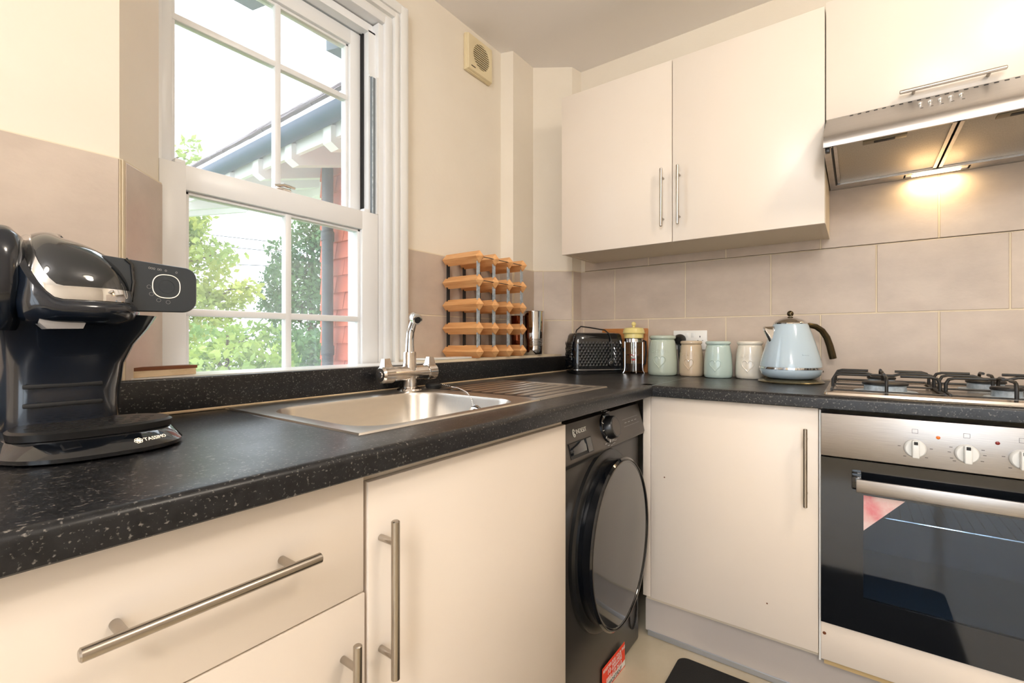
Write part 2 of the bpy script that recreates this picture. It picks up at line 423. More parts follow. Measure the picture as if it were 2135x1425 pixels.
def sash(x0, x1, z0, z1, y0, y1, st_l, st_r, rt, rb, bars_x, bars_z, name):
    b = B()
    b.box(x0, x0 + st_l, y0, y1, z0, z1, .003); b.box(x1 - st_r, x1, y0, y1, z0, z1, .003)
    b.box(x0 + st_l - .004, x1 - st_r + .004, y0 + .0005, y1, z1 - rt, z1 - .0005, .003); b.box(x0 + st_l - .004, x1 - st_r + .004, y0 + .0005, y1, z0 + .0005, z0 + rb, .003)
    # glazing bead
    gx0, gx1, gz0, gz1 = x0 + st_l, x1 - st_r, z0 + rb, z1 - rt
    for q in ((gx0, gx0 + .010, gz0, gz1), (gx1 - .010, gx1, gz0, gz1), (gx0, gx1, gz0, gz0 + .009), (gx0, gx1, gz1 - .009, gz1)):
        b.box(q[0], q[1], y0 + .012, y1 - .006, q[2], q[3], .002)
    s = b.obj('sash', 'pvc', W)
    s['label'] = name
    ym = (y0 + y1) / 2
    for bx in bars_x: B().box(bx - .0095, bx + .0095, ym - .013, ym + .013, gz0, gz1, .004).obj('glazing_bar', 'pvc', s)
    for bz in bars_z: B().box(gx0, gx1, ym - .0125, ym + .0125, bz - .0095, bz + .0095, .004).obj('glazing_bar', 'pvc', s)
    xs = [gx0] + list(bars_x) + [gx1]; zs = [gz0] + list(bars_z) + [gz1]
    for a, c in zip(xs, xs[1:]):
        for e, f in zip(zs, zs[1:]):
            B().box(a + .001, c - .001, ym - .002, ym + .002, e + .001, f - .001).obj('pane', 'window_glass', s, smooth=False)
    return s
lo = sash(.408, 1.054, .936, zr(.441), YS, YS + .045, .058, .067, .064, .048, [.735], [zr(.069)], 'lower sash standing in front of the upper one')
up = sash(.424, 1.022, zr(.385), 2.158, 1.418, 1.463, .030, .042, .05, .05, [.733], [zr(.842)], 'upper sash set behind the lower one')
b = B(); b.box(.70, .745, 1.372, 1.40, zr(.4415), zr(.452), .003); b.tube([(.70, 1.385, zr(.455)), (.725, 1.378, zr(.462)), (.755, 1.37, zr(.456))], .005, 8)
b.obj('sash_lock', 'chrome', W)
for x in (.455, 1.012): B().box(x - .012, x + .012, 1.366, 1.392, zr(.4415), zr(.453), .003).obj('travel_stop', 'pvc', W)

# unseen rear window, added and widened to throw daylight on the hob wall
W2 = thing('added_rear_window', 'wide white glazed window added in the unseen rear wall for fill light', None, (XM, -.6, .25), kind='structure')
b = B()
for q in ((-1.6, -1.54, .25, 2.15), (.34, .4, .25, 2.15), (-1.54, .34, .25, .31), (-1.54, .34, 2.09, 2.15), (-.63, -.57, .31, 2.09)): b.box(XM - .09, XM - .02, q[0], q[1], q[2], q[3])
b.obj('frame', 'pvc', W2, smooth=False)
for y0, y1 in ((-1.54, -.63), (-.57, .34)): B().box(XM - .056, XM - .05, y0, y1, .31, 2.09).obj('pane', 'window_glass', W2, smooth=False)

# ================================================================ WORKTOP, UPSTAND
ZT, ZBt = .918, .881
YF, XF = .565, 1.59
TOPT = thing('worktop', 'charcoal speckled laminate L-shaped worktop with rolled front edge', 'worktop', (1.0, .9, ZBt))
def nose(b, p, d, ln, n):                      # rolled-edge strip: start p, run direction d, outward normal n
    p, d, n = V(p), V(d), V(n); prof = [(.05, 0), (.002, 0), (0, .002)]
    R_ = .011
    prof += [(R_ - R_ * cos(t), ZT - ZBt - R_ + R_ * sin(t)) for t in [pi / 2 * k / 5 for k in range(6)]] + [(.05, ZT - ZBt)]
    r0 = [p + n * -a + V((0, 0, z)) for a, z in prof]
    b.loft([r0, [q + d * ln for q in r0]])
HX0, HX1, HY0, HY1 = .505, 1.005, .685, 1.085    # hole for the sink bowl
XL = -.20
b = B()
nose(b, (XL, YF, ZBt), (1, 0, 0), XF + .05 - XL, (0, -1, 0))
nose(b, (XF, YF + .05, ZBt), (0, -1, 0), 1.8, (-1, 0, 0))
yb = YF + .05
for q in ((XL, HX0, yb, YW), (HX0, HX1, yb, HY0), (HX0, HX1, HY1, YW), (HX1, XF + .05, yb, YW), (XF + .05, XB - .008, YF - 1.75, YW)):
    x1 = q[1]
    if q[0] > 1.6: b.box(q[0], 2.192, q[2], 1.170, ZBt, ZT)
    else: b.box(q[0], x1, q[2], q[3], ZBt, ZT)
b.obj('slab', 'worktop', TOPT)
B().box(XF + .004, 2.19, YF + .002, YF + .0045, ZT - .001, ZT + .0006).obj('joint_strip', 'alu_strip', TOPT, smooth=False)
b = B(); b.box(XL, 2.10, YW - .022, YW - .0005, ZT + .0005, zr(-.083), .0035, 3)
us = tag(b.obj('upstand', 'worktop'), 'charcoal speckled upstand strip along the window wall', 'upstand')
b = B(); b.tube([(-.1, YW - .024, ZT + .0036), (.5, YW - .0235, ZT + .0036), (1.2, YW - .024, ZT + .0036), (2.05, YW - .0245, ZT + .0036)], .0032, 6)
b.obj('sealant', 'packing', us)

# ================================================================ CABINETS
def bar_handle(parent, p, q, out, r=.0062, inset=.034):
    p, q, out = V(p), V(q), V(out); d = (q - p).normalized()
    b = B(); rr = [r * .72, r, r, r * .72]
    b.tube([p, p + d * .0015, q - d * .0015, q], rr, 20)
    h = b.obj('handle', 'steel_handle', parent)
    for c in (p + d * inset, q - d * inset): B().cyl(c, c + out, r * .78, n=16).obj('handle_post', 'steel_handle', h)
    return h
YD = .595                                     # sink-run door fronts
def door_y(parent, name, x0, x1, z0, z1, th=.018):
    return B().box(x0, x1, YD, YD + th, z0, z1, .0012, 2).obj(name, 'door_cream', parent)
def carc(parent, x0, x1, y0, y1, z0, z1, open_side, t=.018):
    b = B()
    if open_side == '-y':
        b.box(x0, x0 + t, y0, y1, z0, z1); b.box(x1 - t, x1, y0, y1, z0, z1); b.box(x0 + t, x1 - t, y1 - .008, y1, z0, z1)
        b.box(x0 + t, x1 - t, y0, y1 - .008, z0, z0 + t)
    else:
        b.box(x0, x1, y0, y0 + t, z0, z1); b.box(x0, x1, y1 - t, y1, z0, z1); b.box(x1 - .008, x1, y0 + t, y1 - t, z0, z1)
        b.box(x0, x1 - .008, y0 + t, y1 - t, z0, z0 + t); 
    return b.obj('carcass', 'carcass', parent, smooth=False)
# drawer unit
D = thing('drawer_cabinet', 'cream base cabinet with a wide drawer above a door, steel bar handles', 'cabinet', (.135, .9, 0))
carc(D, -.162, .436, YD + .02, 1.17, .15, .878, '-y')
dr = door_y(D, 'drawer_front', -.160, .4345, zr(-.379) + .0015, .8765)
bar_handle(dr, (.108, .560, zr(-.2835)), (.344, .560, zr(-.2835)), (0, .035, 0), .0066)
dd = door_y(D, 'door', -.160, .4365, .155, zr(-.379) - .0015)
bar_handle(dd, (.399, .560, zr(-.660)), (.399, .560, zr(-.4265)), (0, .035, 0))
# sink unit
S = thing('sink_cabinet', 'cream base cabinet under the sink with one door and vertical bar handle', 'cabinet', (.74, .9, 0))
b = carc(S, .440, 1.041, YD + .024, 1.17, .15, .85, '-y')
B().box(.441, 1.040, YD + .012, YD + .03, .862, .8795).obj('top_rail', 'carcass', S, smooth=False)
sd = door_y(S, 'door', .4425, 1.0405, .155, zr(-.2165))
bar_handle(sd, (.4655, .560, zr(-.514)), (.4655, .560, zr(-.2735)), (0, .035, 0), .0066)
# corner unit on the hob run
XD = 1.62
C = thing('corner_cabinet', 'cream base cabinet in the corner beside the washing machine, single door', 'cabinet', (1.9, .34, 0))
carc(C, XD + .02, 2.15, .0875, .6055, .15, .878, '-x')
cd = B().box(XD, XD + .018, .0885, .583, zr(-.911), .8775, .0012, 2).obj('door', 'door_cream', C)
bar_handle(cd, (XD - .035, .118, zr(-.485)), (XD - .035, .118, zr(-.258)), (.035, 0, 0), .0055)
for y, z in ((.535, .60), (.22, .268)): B().cyl((XD - .0003, y, z), (XD + .001, y, z), .0024, n=10).obj('chip_mark', 'brown_edge', cd)
B().box(XD + .002, XD + .02, .5845, .612, .168, .8775, .001).obj('filler_strip', 'door_cream', C)
# plinths
b = B(); b.box(XD + .05, XD + .066, -.52, .62, .018, .136)
K1 = tag(b.obj('kickboard', 'plinth', smooth=False), 'greyish cream kickboard beneath the corner cabinet with metal bottom strip', 'kickboard')
B().box(XD + .047, XD + .068, .10, .612, 0.001, .02, .001).obj('bottom_strip', 'alu_strip', K1, smooth=False)
b = B(); b.box(-.16, 1.035, YD + .05, YD + .066, .002, .149)
tag(b.obj('kickboard', 'plinth', smooth=False), 'kickboard under the sink cabinet and drawer cabinet', 'kickboard')

# wall cabinets
XU = 1.87; ZU0, ZU1 = zr(.387), zr(1.108)
U = thing('wall_cabinet', 'cream two-door wall cabinet with paired vertical bar handles', 'wall cabinet', (2.03, .586, ZU0))
b = B(); yl, yr = 1.088, .083
for q in ((yl - .018, yl), (yr, yr + .018)): b.box(XU + .020, 2.1905, q[0], q[1], ZU0 + .002, ZU1)
b.box(XU + .020, 2.1905, yr + .018, yl - .018, ZU0 + .004, ZU0 + .022); b.box(XU + .020, 2.1905, yr + .018, yl - .018, ZU1 - .018, ZU1); b.box(2.18, 2.1905, yr + .018, yl - .018, ZU0 + .02, ZU1 - .018)
b.obj('carcass', 'carcass', U, smooth=False)
for y0, y1, yh in ((.5885, 1.090, .622), (.084, .5855, .558)):
    d = B().box(XU, XU + .018, y0, y1, ZU0, ZU1, .0012, 2).obj('door', 'door_cream', U)
    bar_handle(d, (XU - .030, yh, zr(.4465)), (XU - .030, yh, zr(.677)), (.030, 0, 0), .0055)
H = thing('hood_cabinet', 'short cream wall cabinet over the cooker hood with horizontal bar handle', 'wall cabinet', (2.03, -.22, zr(.7)))
b = B(); HZ0, HZ1 = zr(.725), zr(1.118)
b.box(XU + .020, 2.19, .062, .080, HZ0, HZ1); b.box(XU + .020, 2.19, -.522, -.504, HZ0, HZ1); b.box(XU + .02, 2.19, -.504, .062, HZ0, HZ0 + .018); b.box(XU + .02, 2.19, -.504, .062, HZ1 - .018, HZ1)
b.obj('carcass', 'carcass', H, smooth=False)
hd = B().box(XU, XU + .018, -.521, .0805, HZ0 + .002, HZ1, .0012, 2).obj('door', 'door_cream', H)
bar_handle(hd, (XU - .030, -.335, zr(.748)), (XU - .030, -.106, zr(.748)), (.030, 0, 0), .0055)

# ================================================================ COOKER HOOD
CH = thing('cooker_hood', 'brushed steel cooker hood with curved visor, push buttons and lit lamp', 'cooker hood', (1.95, -.22, zr(.574)))
hy0, hy1 = -.519, .0795
prof = [(1.684, .574), (1.6815, .586), (1.6845, .599), (1.694, .611), (1.714, .627), (1.745, .648), (1.80, .683), (1.868, .726), (1.868, .720), (1.80, .677), (1.748, .643), (1.718, .622), (1.700, .608), (1.691, .598), (1.690, .578)]
b = B(); b.loft([[V((x, hy1, zr(z))) for x, z in prof], [V((x, hy0, zr(z))) for x, z in prof]])
b.obj('visor', 'steel_brushed_y', CH)
b = B()
for y0, y1 in ((hy1 - .003, hy1), (hy0, hy0 + .003)):
    pp = [(1.691, .576), (1.690, .597), (1.70, .609), (1.745, .643), (1.80, .678), (1.868, .711), (2.19, .711), (2.19, .576)]
    b.prism([(x, y0, zr(z)) for x, z in pp], (0, y1 - y0, 0))
b.box(1.89, 2.19, hy0 + .003, hy1 - .003, zr(.705), zr(.711)); b.box(2.185, 2.19, hy0 + .003, hy1 - .003, zr(.574), zr(.705))
b.obj('body', 'steel_brushed', CH, smooth=False)
b = B()                                        # rim of the underside
zu = zr(.574)
b.box(2.122, 2.188, hy0, -.305, zu, zu + .004); b.box(2.122, 2.188, -.135, hy1, zu, zu + .004)
b.box(2.122, 2.132, -.305, -.135, zu, zu + .004); b.box(2.176, 2.188, -.305, -.135, zu, zu + .004)
b.box(1.690, 2.122, hy1 - .022, hy1, zu, zu + .004); b.box(1.690, 2.122, hy0, hy0 + .022, zu, zu + .004)
b.obj('underside_rim', 'steel_brushed', CH, smooth=False)
for y0, y1 in ((-.217, hy1 - .024), (hy0 + .024, -.223)):
    f = B().box(1.693, 2.120, y0 + .001, y1 - .001, zu + .006, zu + .014, .002).obj('filter', 'filter_mesh', CH)
    b = B()
    for q in ((1.693, 1.70, y0, y1), (2.113, 2.12, y0, y1), (1.693, 2.12, y0, y0 + .009), (1.693, 2.12, y1 - .009, y1)): b.box(q[0], q[1], q[2], q[3], zu + .003, zu + .008)
    b.obj('filter_frame', 'steel_brushed', f, smooth=False)
    yc = (y0 + y1) / 2 + .015
    B().box(1.712, 1.742, yc - .05, yc + .05, zu + .003, zu + .007, .001).obj('latch', 'latch', f)
    B().box(1.720, 1.734, yc - .024, yc + .024, zu + .0015, zu + .004).obj('latch_slot', 'rubber', f, smooth=False)
B().box(1.70, 2.12, hy1 - .0225, hy1 - .018, zu - .001, zu + .02).obj('edge_seal', 'rubber', CH, smooth=False)
B().box(1.694, 1.712, hy1 - .016, hy1 - .004, zu - .012, zu + .001, .002).obj('end_clip', 'black_plastic', CH)
B().box(2.136, 2.172, -.300, -.140, zu - .0005, zu + .004, .001).obj('lamp_surround', 'chrome', CH)
B().box(2.143, 2.165, -.283, -.157, zu - .0025, zu + .001, .001).obj('lamp_lens', 'lamp_lens', CH)
def on_slope(t):                               # along the sloping top of the visor, t in 0..1
    a, c = V((1.745, 0, .648)), V((1.868, 0, .726)); p = a.lerp(c, t); return p
nrm = V((-.078, 0, .123)).normalized(); tdir = V((.123, 0, .078)).normalized()
for k in range(24):
    yy = .012 - k * .0205
    p = on_slope(.90); p = V((p.x, yy, zr(p.z))) + nrm * .0004
    Mx = frame_M(p, (0, -1, 0), tdir)
    B().box(-.0046, .0046, -.0042, .0042, -.001, .0006).xf(Mx).obj('vent_slot', 'rubber', CH, smooth=False)
for k in range(5):
    yy = -.150 - k * .0215; p = on_slope(.42); p = V((p.x, yy, zr(p.z)))
    bt = B().tube([p - nrm * .002, p + nrm * .005, p + nrm * .0075], [.0058, .0058, .0045], 16).obj('button', 'chrome', CH)
    p2 = on_slope(.10); p2 = V((p2.x, yy, zr(p2.z))) + nrm * .0004
    B().box(-.003, .003, -.0009, .0009, -.0005, .0004).xf(frame_M(p2, (0, -1, 0), tdir)).obj('button_mark', 'print_dark', bt, smooth=False)
ld = bpy.data.lights.new('hood_lamp_light', 'AREA'); ld.shape = 'RECTANGLE'; ld.size = .022; ld.size_y = .126; ld.energy = .33; ld.color = (1, .72, .38)
lo_ = bpy.data.objects.new('hood_lamp_light', ld); COL.objects.link(lo_); lo_.location = (2.154, -.22, zu - .004)

# fittings of the unseen ceiling lamps, the first two added with their lamps
for i, (lx, ly) in enumerate(LAMPS):
    t = thing('unseen_ceiling_light', ('unseen round flush ceiling light added in the middle of the room', 'unseen round flush ceiling light added near the rear window', 'round flush ceiling light near the cooker')[i], 'light', (lx, ly, ZC))
    B().lathe([(.19, ZC - .0005), (.19, ZC - .03), (.17, ZC - .045), (.165, ZC - .045), (.165, ZC - .0005)], (lx, ly, 0), 40).obj('housing', 'white_plastic', t)
    B().lathe([(.164, ZC - .03), (.164, ZC - .046), (.12, ZC - .058), (.001, ZC - .064)], (lx, ly, 0), 40).obj('diffuser', 'ceiling_lens', t)

# ================================================================ SINK, TAP, PLUG
SK = thing('kitchen_sink', 'stainless steel inset sink with one bowl and ribbed drainer', 'sink', (.96, .92, ZT))
sx0, sx1, sy0, sy1 = .478, 1.450, .667, 1.166
bx0, bx1, by0, by1 = .520, .992, .700, 1.070
zt = ZT + .0035
def rrect(x0, x1, y0, y1, r, z, k=8):
    out = []
    for cx, cy, a0 in ((x1 - r, y1 - r, 0), (x0 + r, y1 - r, 90), (x0 + r, y0 + r, 180), (x1 - r, y0 + r, 270)):
        for i in range(k + 1):
            a = rad(a0 + 90 * i / k); out.append(V((cx + r * cos(a), cy + r * sin(a), z)))
    return out
XS = 1.03
b = B()
o_ = rrect(sx0, XS, sy0, sy1, .0005, zt); o2 = rrect(sx0 - .002, XS, sy0 - .002, sy1 + .002, .0005, ZT + .0002)
for ring in (o_, o2):
    for p in ring:
        if p.x > XS - .01: p.x = XS
i1 = rrect(bx0 - .012, bx1 + .012, by0 - .012, by1 + .012, .075, zt)
i2 = rrect(bx0 - .003, bx1 + .003, by0 - .003, by1 + .003, .075, zt - .003)
i3 = rrect(bx0, bx1, by0, by1, .075, zt - .010)
i4 = rrect(bx0 + .012, bx1 - .012, by0 + .012, by1 - .012, .07, zt - .12)
i5 = rrect(bx0 + .03, bx1 - .03, by0 + .03, by1 - .03, .06, zt - .142)
i6 = rrect(bx0 + .07, bx1 - .07, by0 + .07, by1 - .07, .05, zt - .147)
b.loft([o2, o_, i1, i2, i3, i4, i5, i6], cap=False)
b.bm.faces.new([v for v in b.bm.verts][-len(i6):])
b.obj('bowl', 'steel_sink', SK, fix=False)
def drn(u, v):
    x = XS + (sx1 - XS) * u; y = sy0 + (sy1 - sy0) * v
    m = min(x - XS - .015, sx1 - x - .022, y - sy0 - .022, sy1 - y - .03)
    z = zt
    if m > 0:
        e = min(1, m / .012); e = e * e * (3 - 2 * e)
        rid = .5 - .5 * cos(2 * pi * (y - sy0) / .044)
        fe = min(1, max(0, (x - XS - .05) / .03)); z = zt - e * (.0045 - .0038 * rid * fe)
    if u in (1,) or v in (0, 1): z = ZT + .0004
    if u == 0: z = zt
    return (x, y, z)
B().surf(drn, 80, 140).obj('drainer', 'steel_sink', SK, ang=70)
b = B(); b.lathe([(.001, 0), (.04, 0), (.042, .002), (.035, .003), (.001, .001)], ((bx0 + bx1) / 2, .9, zt - .1455), 28); b.obj('waste', 'chrome', SK)
ov = V((bx1 - .0075, .845, ZT - .045))
b = B(); b.lathe([(.001, 0), (.024, 0), (.0245, .003), (.018, .005), (.001, .005)], (0, 0, 0), 28, M=MX.Rotation(-pi / 2, 4, 'Y')); b.xf(MX.Translation(ov)); ovo = b.obj('overflow', 'chrome', SK)
b = B(); b.lathe([(.001, .0045), (.014, .0045), (.014, .0056), (.001, .0056)], (0, 0, 0), 20, M=MX.Rotation(-pi / 2, 4, 'Y')); b.xf(MX.Translation(ov)); b.obj('overflow_hole', 'rubber', ovo)
# tap
tx, ty = .985, 1.118
TA = thing('mixer_tap', 'worn chrome bridge mixer tap with tall spout behind the sink bowl', 'tap', (tx, ty, zt))
b = B(); b.lathe([(.040, zt), (.038, zt + .004), (.024, zt + .009), (.0235, zt + .01)], (tx, ty, 0), 28); b.obj('base_flange', 'chrome_worn', TA)
b = B(); b.lathe([(.0215, zt + .008), (.0215, zt + .05), (.021, zt + .08), (.0195, zt + .084), (.0195, zt + .115), (.018, zt + .118)], (tx, ty, 0), 28); b.obj('column', 'chrome_worn', TA)
zb_ = zt + .052
b = B(); b.tube([(tx - .072, ty, zb_), (tx - .030, ty, zb_), (tx + .030, ty, zb_), (tx + .066, ty, zb_)], [.0225, .0225, .0225, .0225], 28); b.obj('bridge', 'chrome_worn', TA)
for s_ in (-1, 1):
    e = tx + (-.072 if s_ < 0 else .066)
    h = B().tube([(e, ty, zb_), (e + s_ * .002, ty, zb_), (e + s_ * .034, ty, zb_), (e + s_ * .04, ty, zb_)], [.022, .0265, .0255, .02], 28).obj('lever', 'chrome_worn', TA)
    b = B(); b.loft([[(e + s_ * .004, ty - .012, zb_ + .022), (e + s_ * .034, ty - .012, zb_ + .021), (e + s_ * .034, ty + .012, zb_ + .021), (e + s_ * .004, ty + .012, zb_ + .022)],
                     [(e + s_ * .010, ty - .007, zb_ + .048), (e + s_ * .030, ty - .007, zb_ + .047), (e + s_ * .030, ty + .007, zb_ + .047), (e + s_ * .010, ty + .007, zb_ + .048)]])
    b.bevel_all(.002); b.obj('lever_fin', 'chrome_worn', h)
    B().tube([(e + s_ * .0395, ty, zb_), (e + s_ * .042, ty, zb_)], .009, 16).obj('screw_cap', 'chrome', h)
sp = [(tx, ty, zt + .115), (tx, ty, zt + .150), (tx + .001, ty - .002, zt + .178), (tx + .003, ty - .010, zt + .202), (tx + .004, ty - .020, zt + .222)]
B().tube(sp, [.0145, .0125, .012, .0115, .0115], 20).obj('spout', 'chrome', TA)
p = V(sp[-1]); d_ = V((-.20, -.90, -.38)).normalized()
b = B(); b.tube([p - d_ * .016, p - d_ * .010, p + d_ * .014, p + d_ * .018], [.012, .0165, .0175, .0155], 24)
nz = b.obj('nozzle', 'chrome', TA)
B().tube([p + d_ * .0178, p + d_ * .0186], [.0105, .0105], 20).obj('nozzle_mouth', 'rubber', nz)
# plug with chain
PG = thing('sink_plug', 'black rubber sink plug on a bead chain beside the tap', 'plug', (1.068, 1.098, zt))
b = B(); b.lathe([(.001, zt + .0002), (.024, zt + .0002), (.027, zt + .010), (.025, zt + .013), (.012, zt + .014), (.001, zt + .014)], (1.068, 1.098, 0), 28); b.obj('stopper', 'rubber', PG)
ch = []
cp = [V((1.088, 1.085, zt + .012)), V((1.105, 1.055, zt + .003)), V((1.085, 1.01, zt + .004)), V((1.045, .95, zt + .004)), V((1.008, .90, zt + .0035)), V((.990, .868, zt - .010)), V((.982, .855, zt - .028)), V((.981, .848, zt - .042))]
for a, c in zip(cp, cp[1:]):
    n = max(2, int((c - a).length / .0052))
    for k in range(n): ch.append(a.lerp(c, k / n))
b = B()
for p in ch: b.sph(p, .0022, 6, 4)
b.obj('bead_chain', 'chrome', PG)['kind'] = 'stuff'

# ================================================================ WASHING MACHINE
WM = thing('washing_machine', 'dark grey front-loading washing machine under the worktop', 'washing machine', (1.33, .9, 0))
wx0, wx1, wy = 1.046, 1.612, .622
b = B(); b.box(wx0, wx1, wy, 1.14, .012, .742, .012, 3); b.box(wx0 + .003, wx1 - .003, wy + .022, 1.14, .735, .852, .006, 2); b.obj('body', 'washer_grey', WM)
b = B()                                        # slanted fascia
pp = [(.640, .852), (.628, .849), (.603, .757), (.606, .747), (.640, .745)]
b.prism([(wx0, y, z) for y, z in pp], (wx1 - wx0, 0, 0)).bevel_all(.004, 2, 40)
b.obj('control_panel', 'washer_panel', WM)
fn = V((0, -.849 + .757, -.0)).normalized()
pu = V((0, .025, .092)).normalized(); pn = V((0, -pu.z, pu.y))
def on_panel(x, z, lift=.0008):
    t = (z - .757) / .092; return V((x, .603 + .025 * t, z)) + pn * lift
c = on_panel(1.330, .806)
dl = B().tube([c - pn * .001, c + pn * .006, c + pn * .008], [.045, .044, .040], 40).obj('dial', 'black_gloss', WM)
b = B(); b.tube([c + pn * .007, c + pn * .028, c + pn * .031], [.036, .033, .030], 40); b.obj('dial_grip', 'black_satin', dl)
b = B(); b.tube([c + pn * .0305, c + pn * .0316], [.026, .026], 40); b.obj('dial_face', 'washer_panel', dl)
Mp = frame_M((0, 0, 0), (1, 0, 0), pu)
for k in range(5):
    a = rad(120 + 32 * k); q = c + V((1, 0, 0)) * cos(a) * .041 + pu * sin(a) * .041 + pn * .0075
    B().box(-.005, .005, -.0008, .0008, 0, .0008).xf(frame_M(q, V((1, 0, 0)) * cos(a) + pu * sin(a), V((1, 0, 0)) * -sin(a) + pu * cos(a))).obj('dial_mark', 'print_white', dl, smooth=False)
for k, (a, ln) in enumerate(((75, .022), (60, .026), (100, .008), (235, .012), (252, .014), (272, .012), (290, .018), (305, .018))):
    q = c + V((1, 0, 0)) * cos(rad(a)) * .058 + pu * sin(rad(a)) * .053 + pn * .001
    B().box(-ln / 2, ln / 2, -.001, .001, 0, .0005).xf(frame_M(q, (1, 0, 0), pu)).obj('programme_print', 'print_grey', WM, smooth=False)
for k in range(4):
    q = on_panel(1.47 + .028 * k, .802)
    B().box(-.008, .008, -.0012, .0012, 0, .0005).xf(frame_M(q, (1, 0, 0), pu)).obj('programme_print', 'print_grey', WM, smooth=False)
b = B()
for zz in (.813, .791):
    q = on_panel(1.515, zz); b.box(-.065, .065, -.0004, .0004, 0, .0004)
    b.bm.verts.ensure_lookup_table(); vv = b.bm.verts[-8:]
    bmesh.ops.transform(b.bm, matrix=frame_M(q, (1, 0, 0), pu), verts=vv)
b.obj('display_outline', 'print_grey', WM, smooth=False)
q = on_panel(1.170, .823, .0012); text('brand_lettering', 'INDESIT', .0170, 'print_white', WM, frame_M(q, (1, 0, 0), pu))
q = on_panel(1.128, .822, .0012); b = B(); pts = [(q + V((1, 0, 0)) * .0062 * cos(t) + pu * .0105 * sin(t)) for t in [2 * pi * k / 28 + .3 for k in range(26)]]
b.tube(pts, .0011, 6); b.tube([q - pu * .006, q + pu * .004], .0013, 6); b.sph(q + pu * .007, .0015, 8, 6); b.obj('brand_emblem', 'print_white', WM)
q = on_panel(1.150, .780, .0005)
B().box(-.066, .066, -.021, .021, -.001, .0007).xf(frame_M(q, (1, 0, 0), pu)).obj('drawer_recess', 'rubber', WM, smooth=False)
b = B(); b.box(-.064, .03, -.012, .019, .0008, .0022, .0006); b.box(.032, .036, -.019, .019, .0008, .003); b.box(.038, .062, -.019, .019, .0008, .002); b.xf(frame_M(q, (1, 0, 0), pu)); b.obj('detergent_drawer', 'black_gloss', WM)
b = B(); b.prism([(wx0 + .004, .615, .744), (1.36, .612, .746), (1.30, .613, .733), (1.10, .618, .731), (wx0 + .004, .619, .728)], (0, .02, 0)); b.obj('dark_groove', 'rubber', WM, smooth=False)  # black strip along the lower left edge of the fascia
dcx, dcz, rx_, rz_ = 1.325, .470, .212, .256
def ell(y, s, dx=0): return [V((dcx + dx + rx_ * s * cos(2 * pi * k / 64), y, dcz + rz_ * s * sin(2 * pi * k / 64))) for k in range(64)]
b = B(); b.loft([ell(.6225, 1.06), ell(.612, 1.055), ell(.606, 1.02), ell(.606, .94), ell(.618, .90)], cap=False); b.obj('door_surround', 'black_satin', WM)
b = B(); b.loft([ell(.607, .95), ell(.580, .97), ell(.566, .985), ell(.561, .965), ell(.561, .93), ell(.575, .90)], cap=False)
dro = b.obj('door', 'black_gloss', WM)
b = B(); b.loft([ell(.5625, .94), ell(.560, .80), ell(.557, .55), ell(.556, .25), ell(.5555, .02)]); b.obj('door_window', 'washer_glass', dro, ang=60)
b = B(); e_ = ell(.5595, .955); b.tube(e_ + e_[:1], .0016, 6); b.obj('door_rim', 'washer_panel', dro)
b = B(); fc = [V((1.553 + .032 * cos(2 * pi * k / 40), .6205, .140 + .062 * sin(2 * pi * k / 40))) for k in range(41)]; b.tube(fc, .0016, 6); b.obj('filter_cover', 'rubber', WM)
b = B(); b.loft([[(1.302, .6188, .079), (1.464, .6155, .081), (1.466, .6150, .000), (1.303, .6188, .000)], [(1.302, .6183, .079), (1.464, .615, .081), (1.466, .6145, .000), (1.303, .6183, .000)]])
stk = b.obj('sticker', 'red_sticker', WM, smooth=False); stk['label'] = 'red guarantee sticker with white print'
def stx(s, x, z, size, m='print_white', n='sticker_lettering'): text(n, s, size, m, stk, frame_M((x, .6140, z), (1, -.02, 0), (0, 0, 1)), ext=.0002)
stx('REGISTER FOR YOUR FREE', 1.383, .069, .0135); stx('10', 1.342, .053, .023); stx('YEAR PARTS', 1.40, .057, .013); stx('GUARANTEE', 1.40, .046, .013); stx('0800 677 2613', 1.38, .031, .0185)
B().loft([[(1.304, .6186, .022), (1.4655, .6146, .022), (1.4655, .6146, .004), (1.304, .6186, .004)], [(1.304, .6178, .022), (1.4655, .6142, .022), (1.4655, .6142, .004), (1.304, .6178, .004)]]).obj('sticker_band', 'print_white', stk, smooth=False)
text('sticker_lettering', 'IMPORTANT', .0185, 'print_dark', stk, frame_M((1.383, .6136, .013), (1, -.02, 0), (0, 0, 1)), ext=.0002)

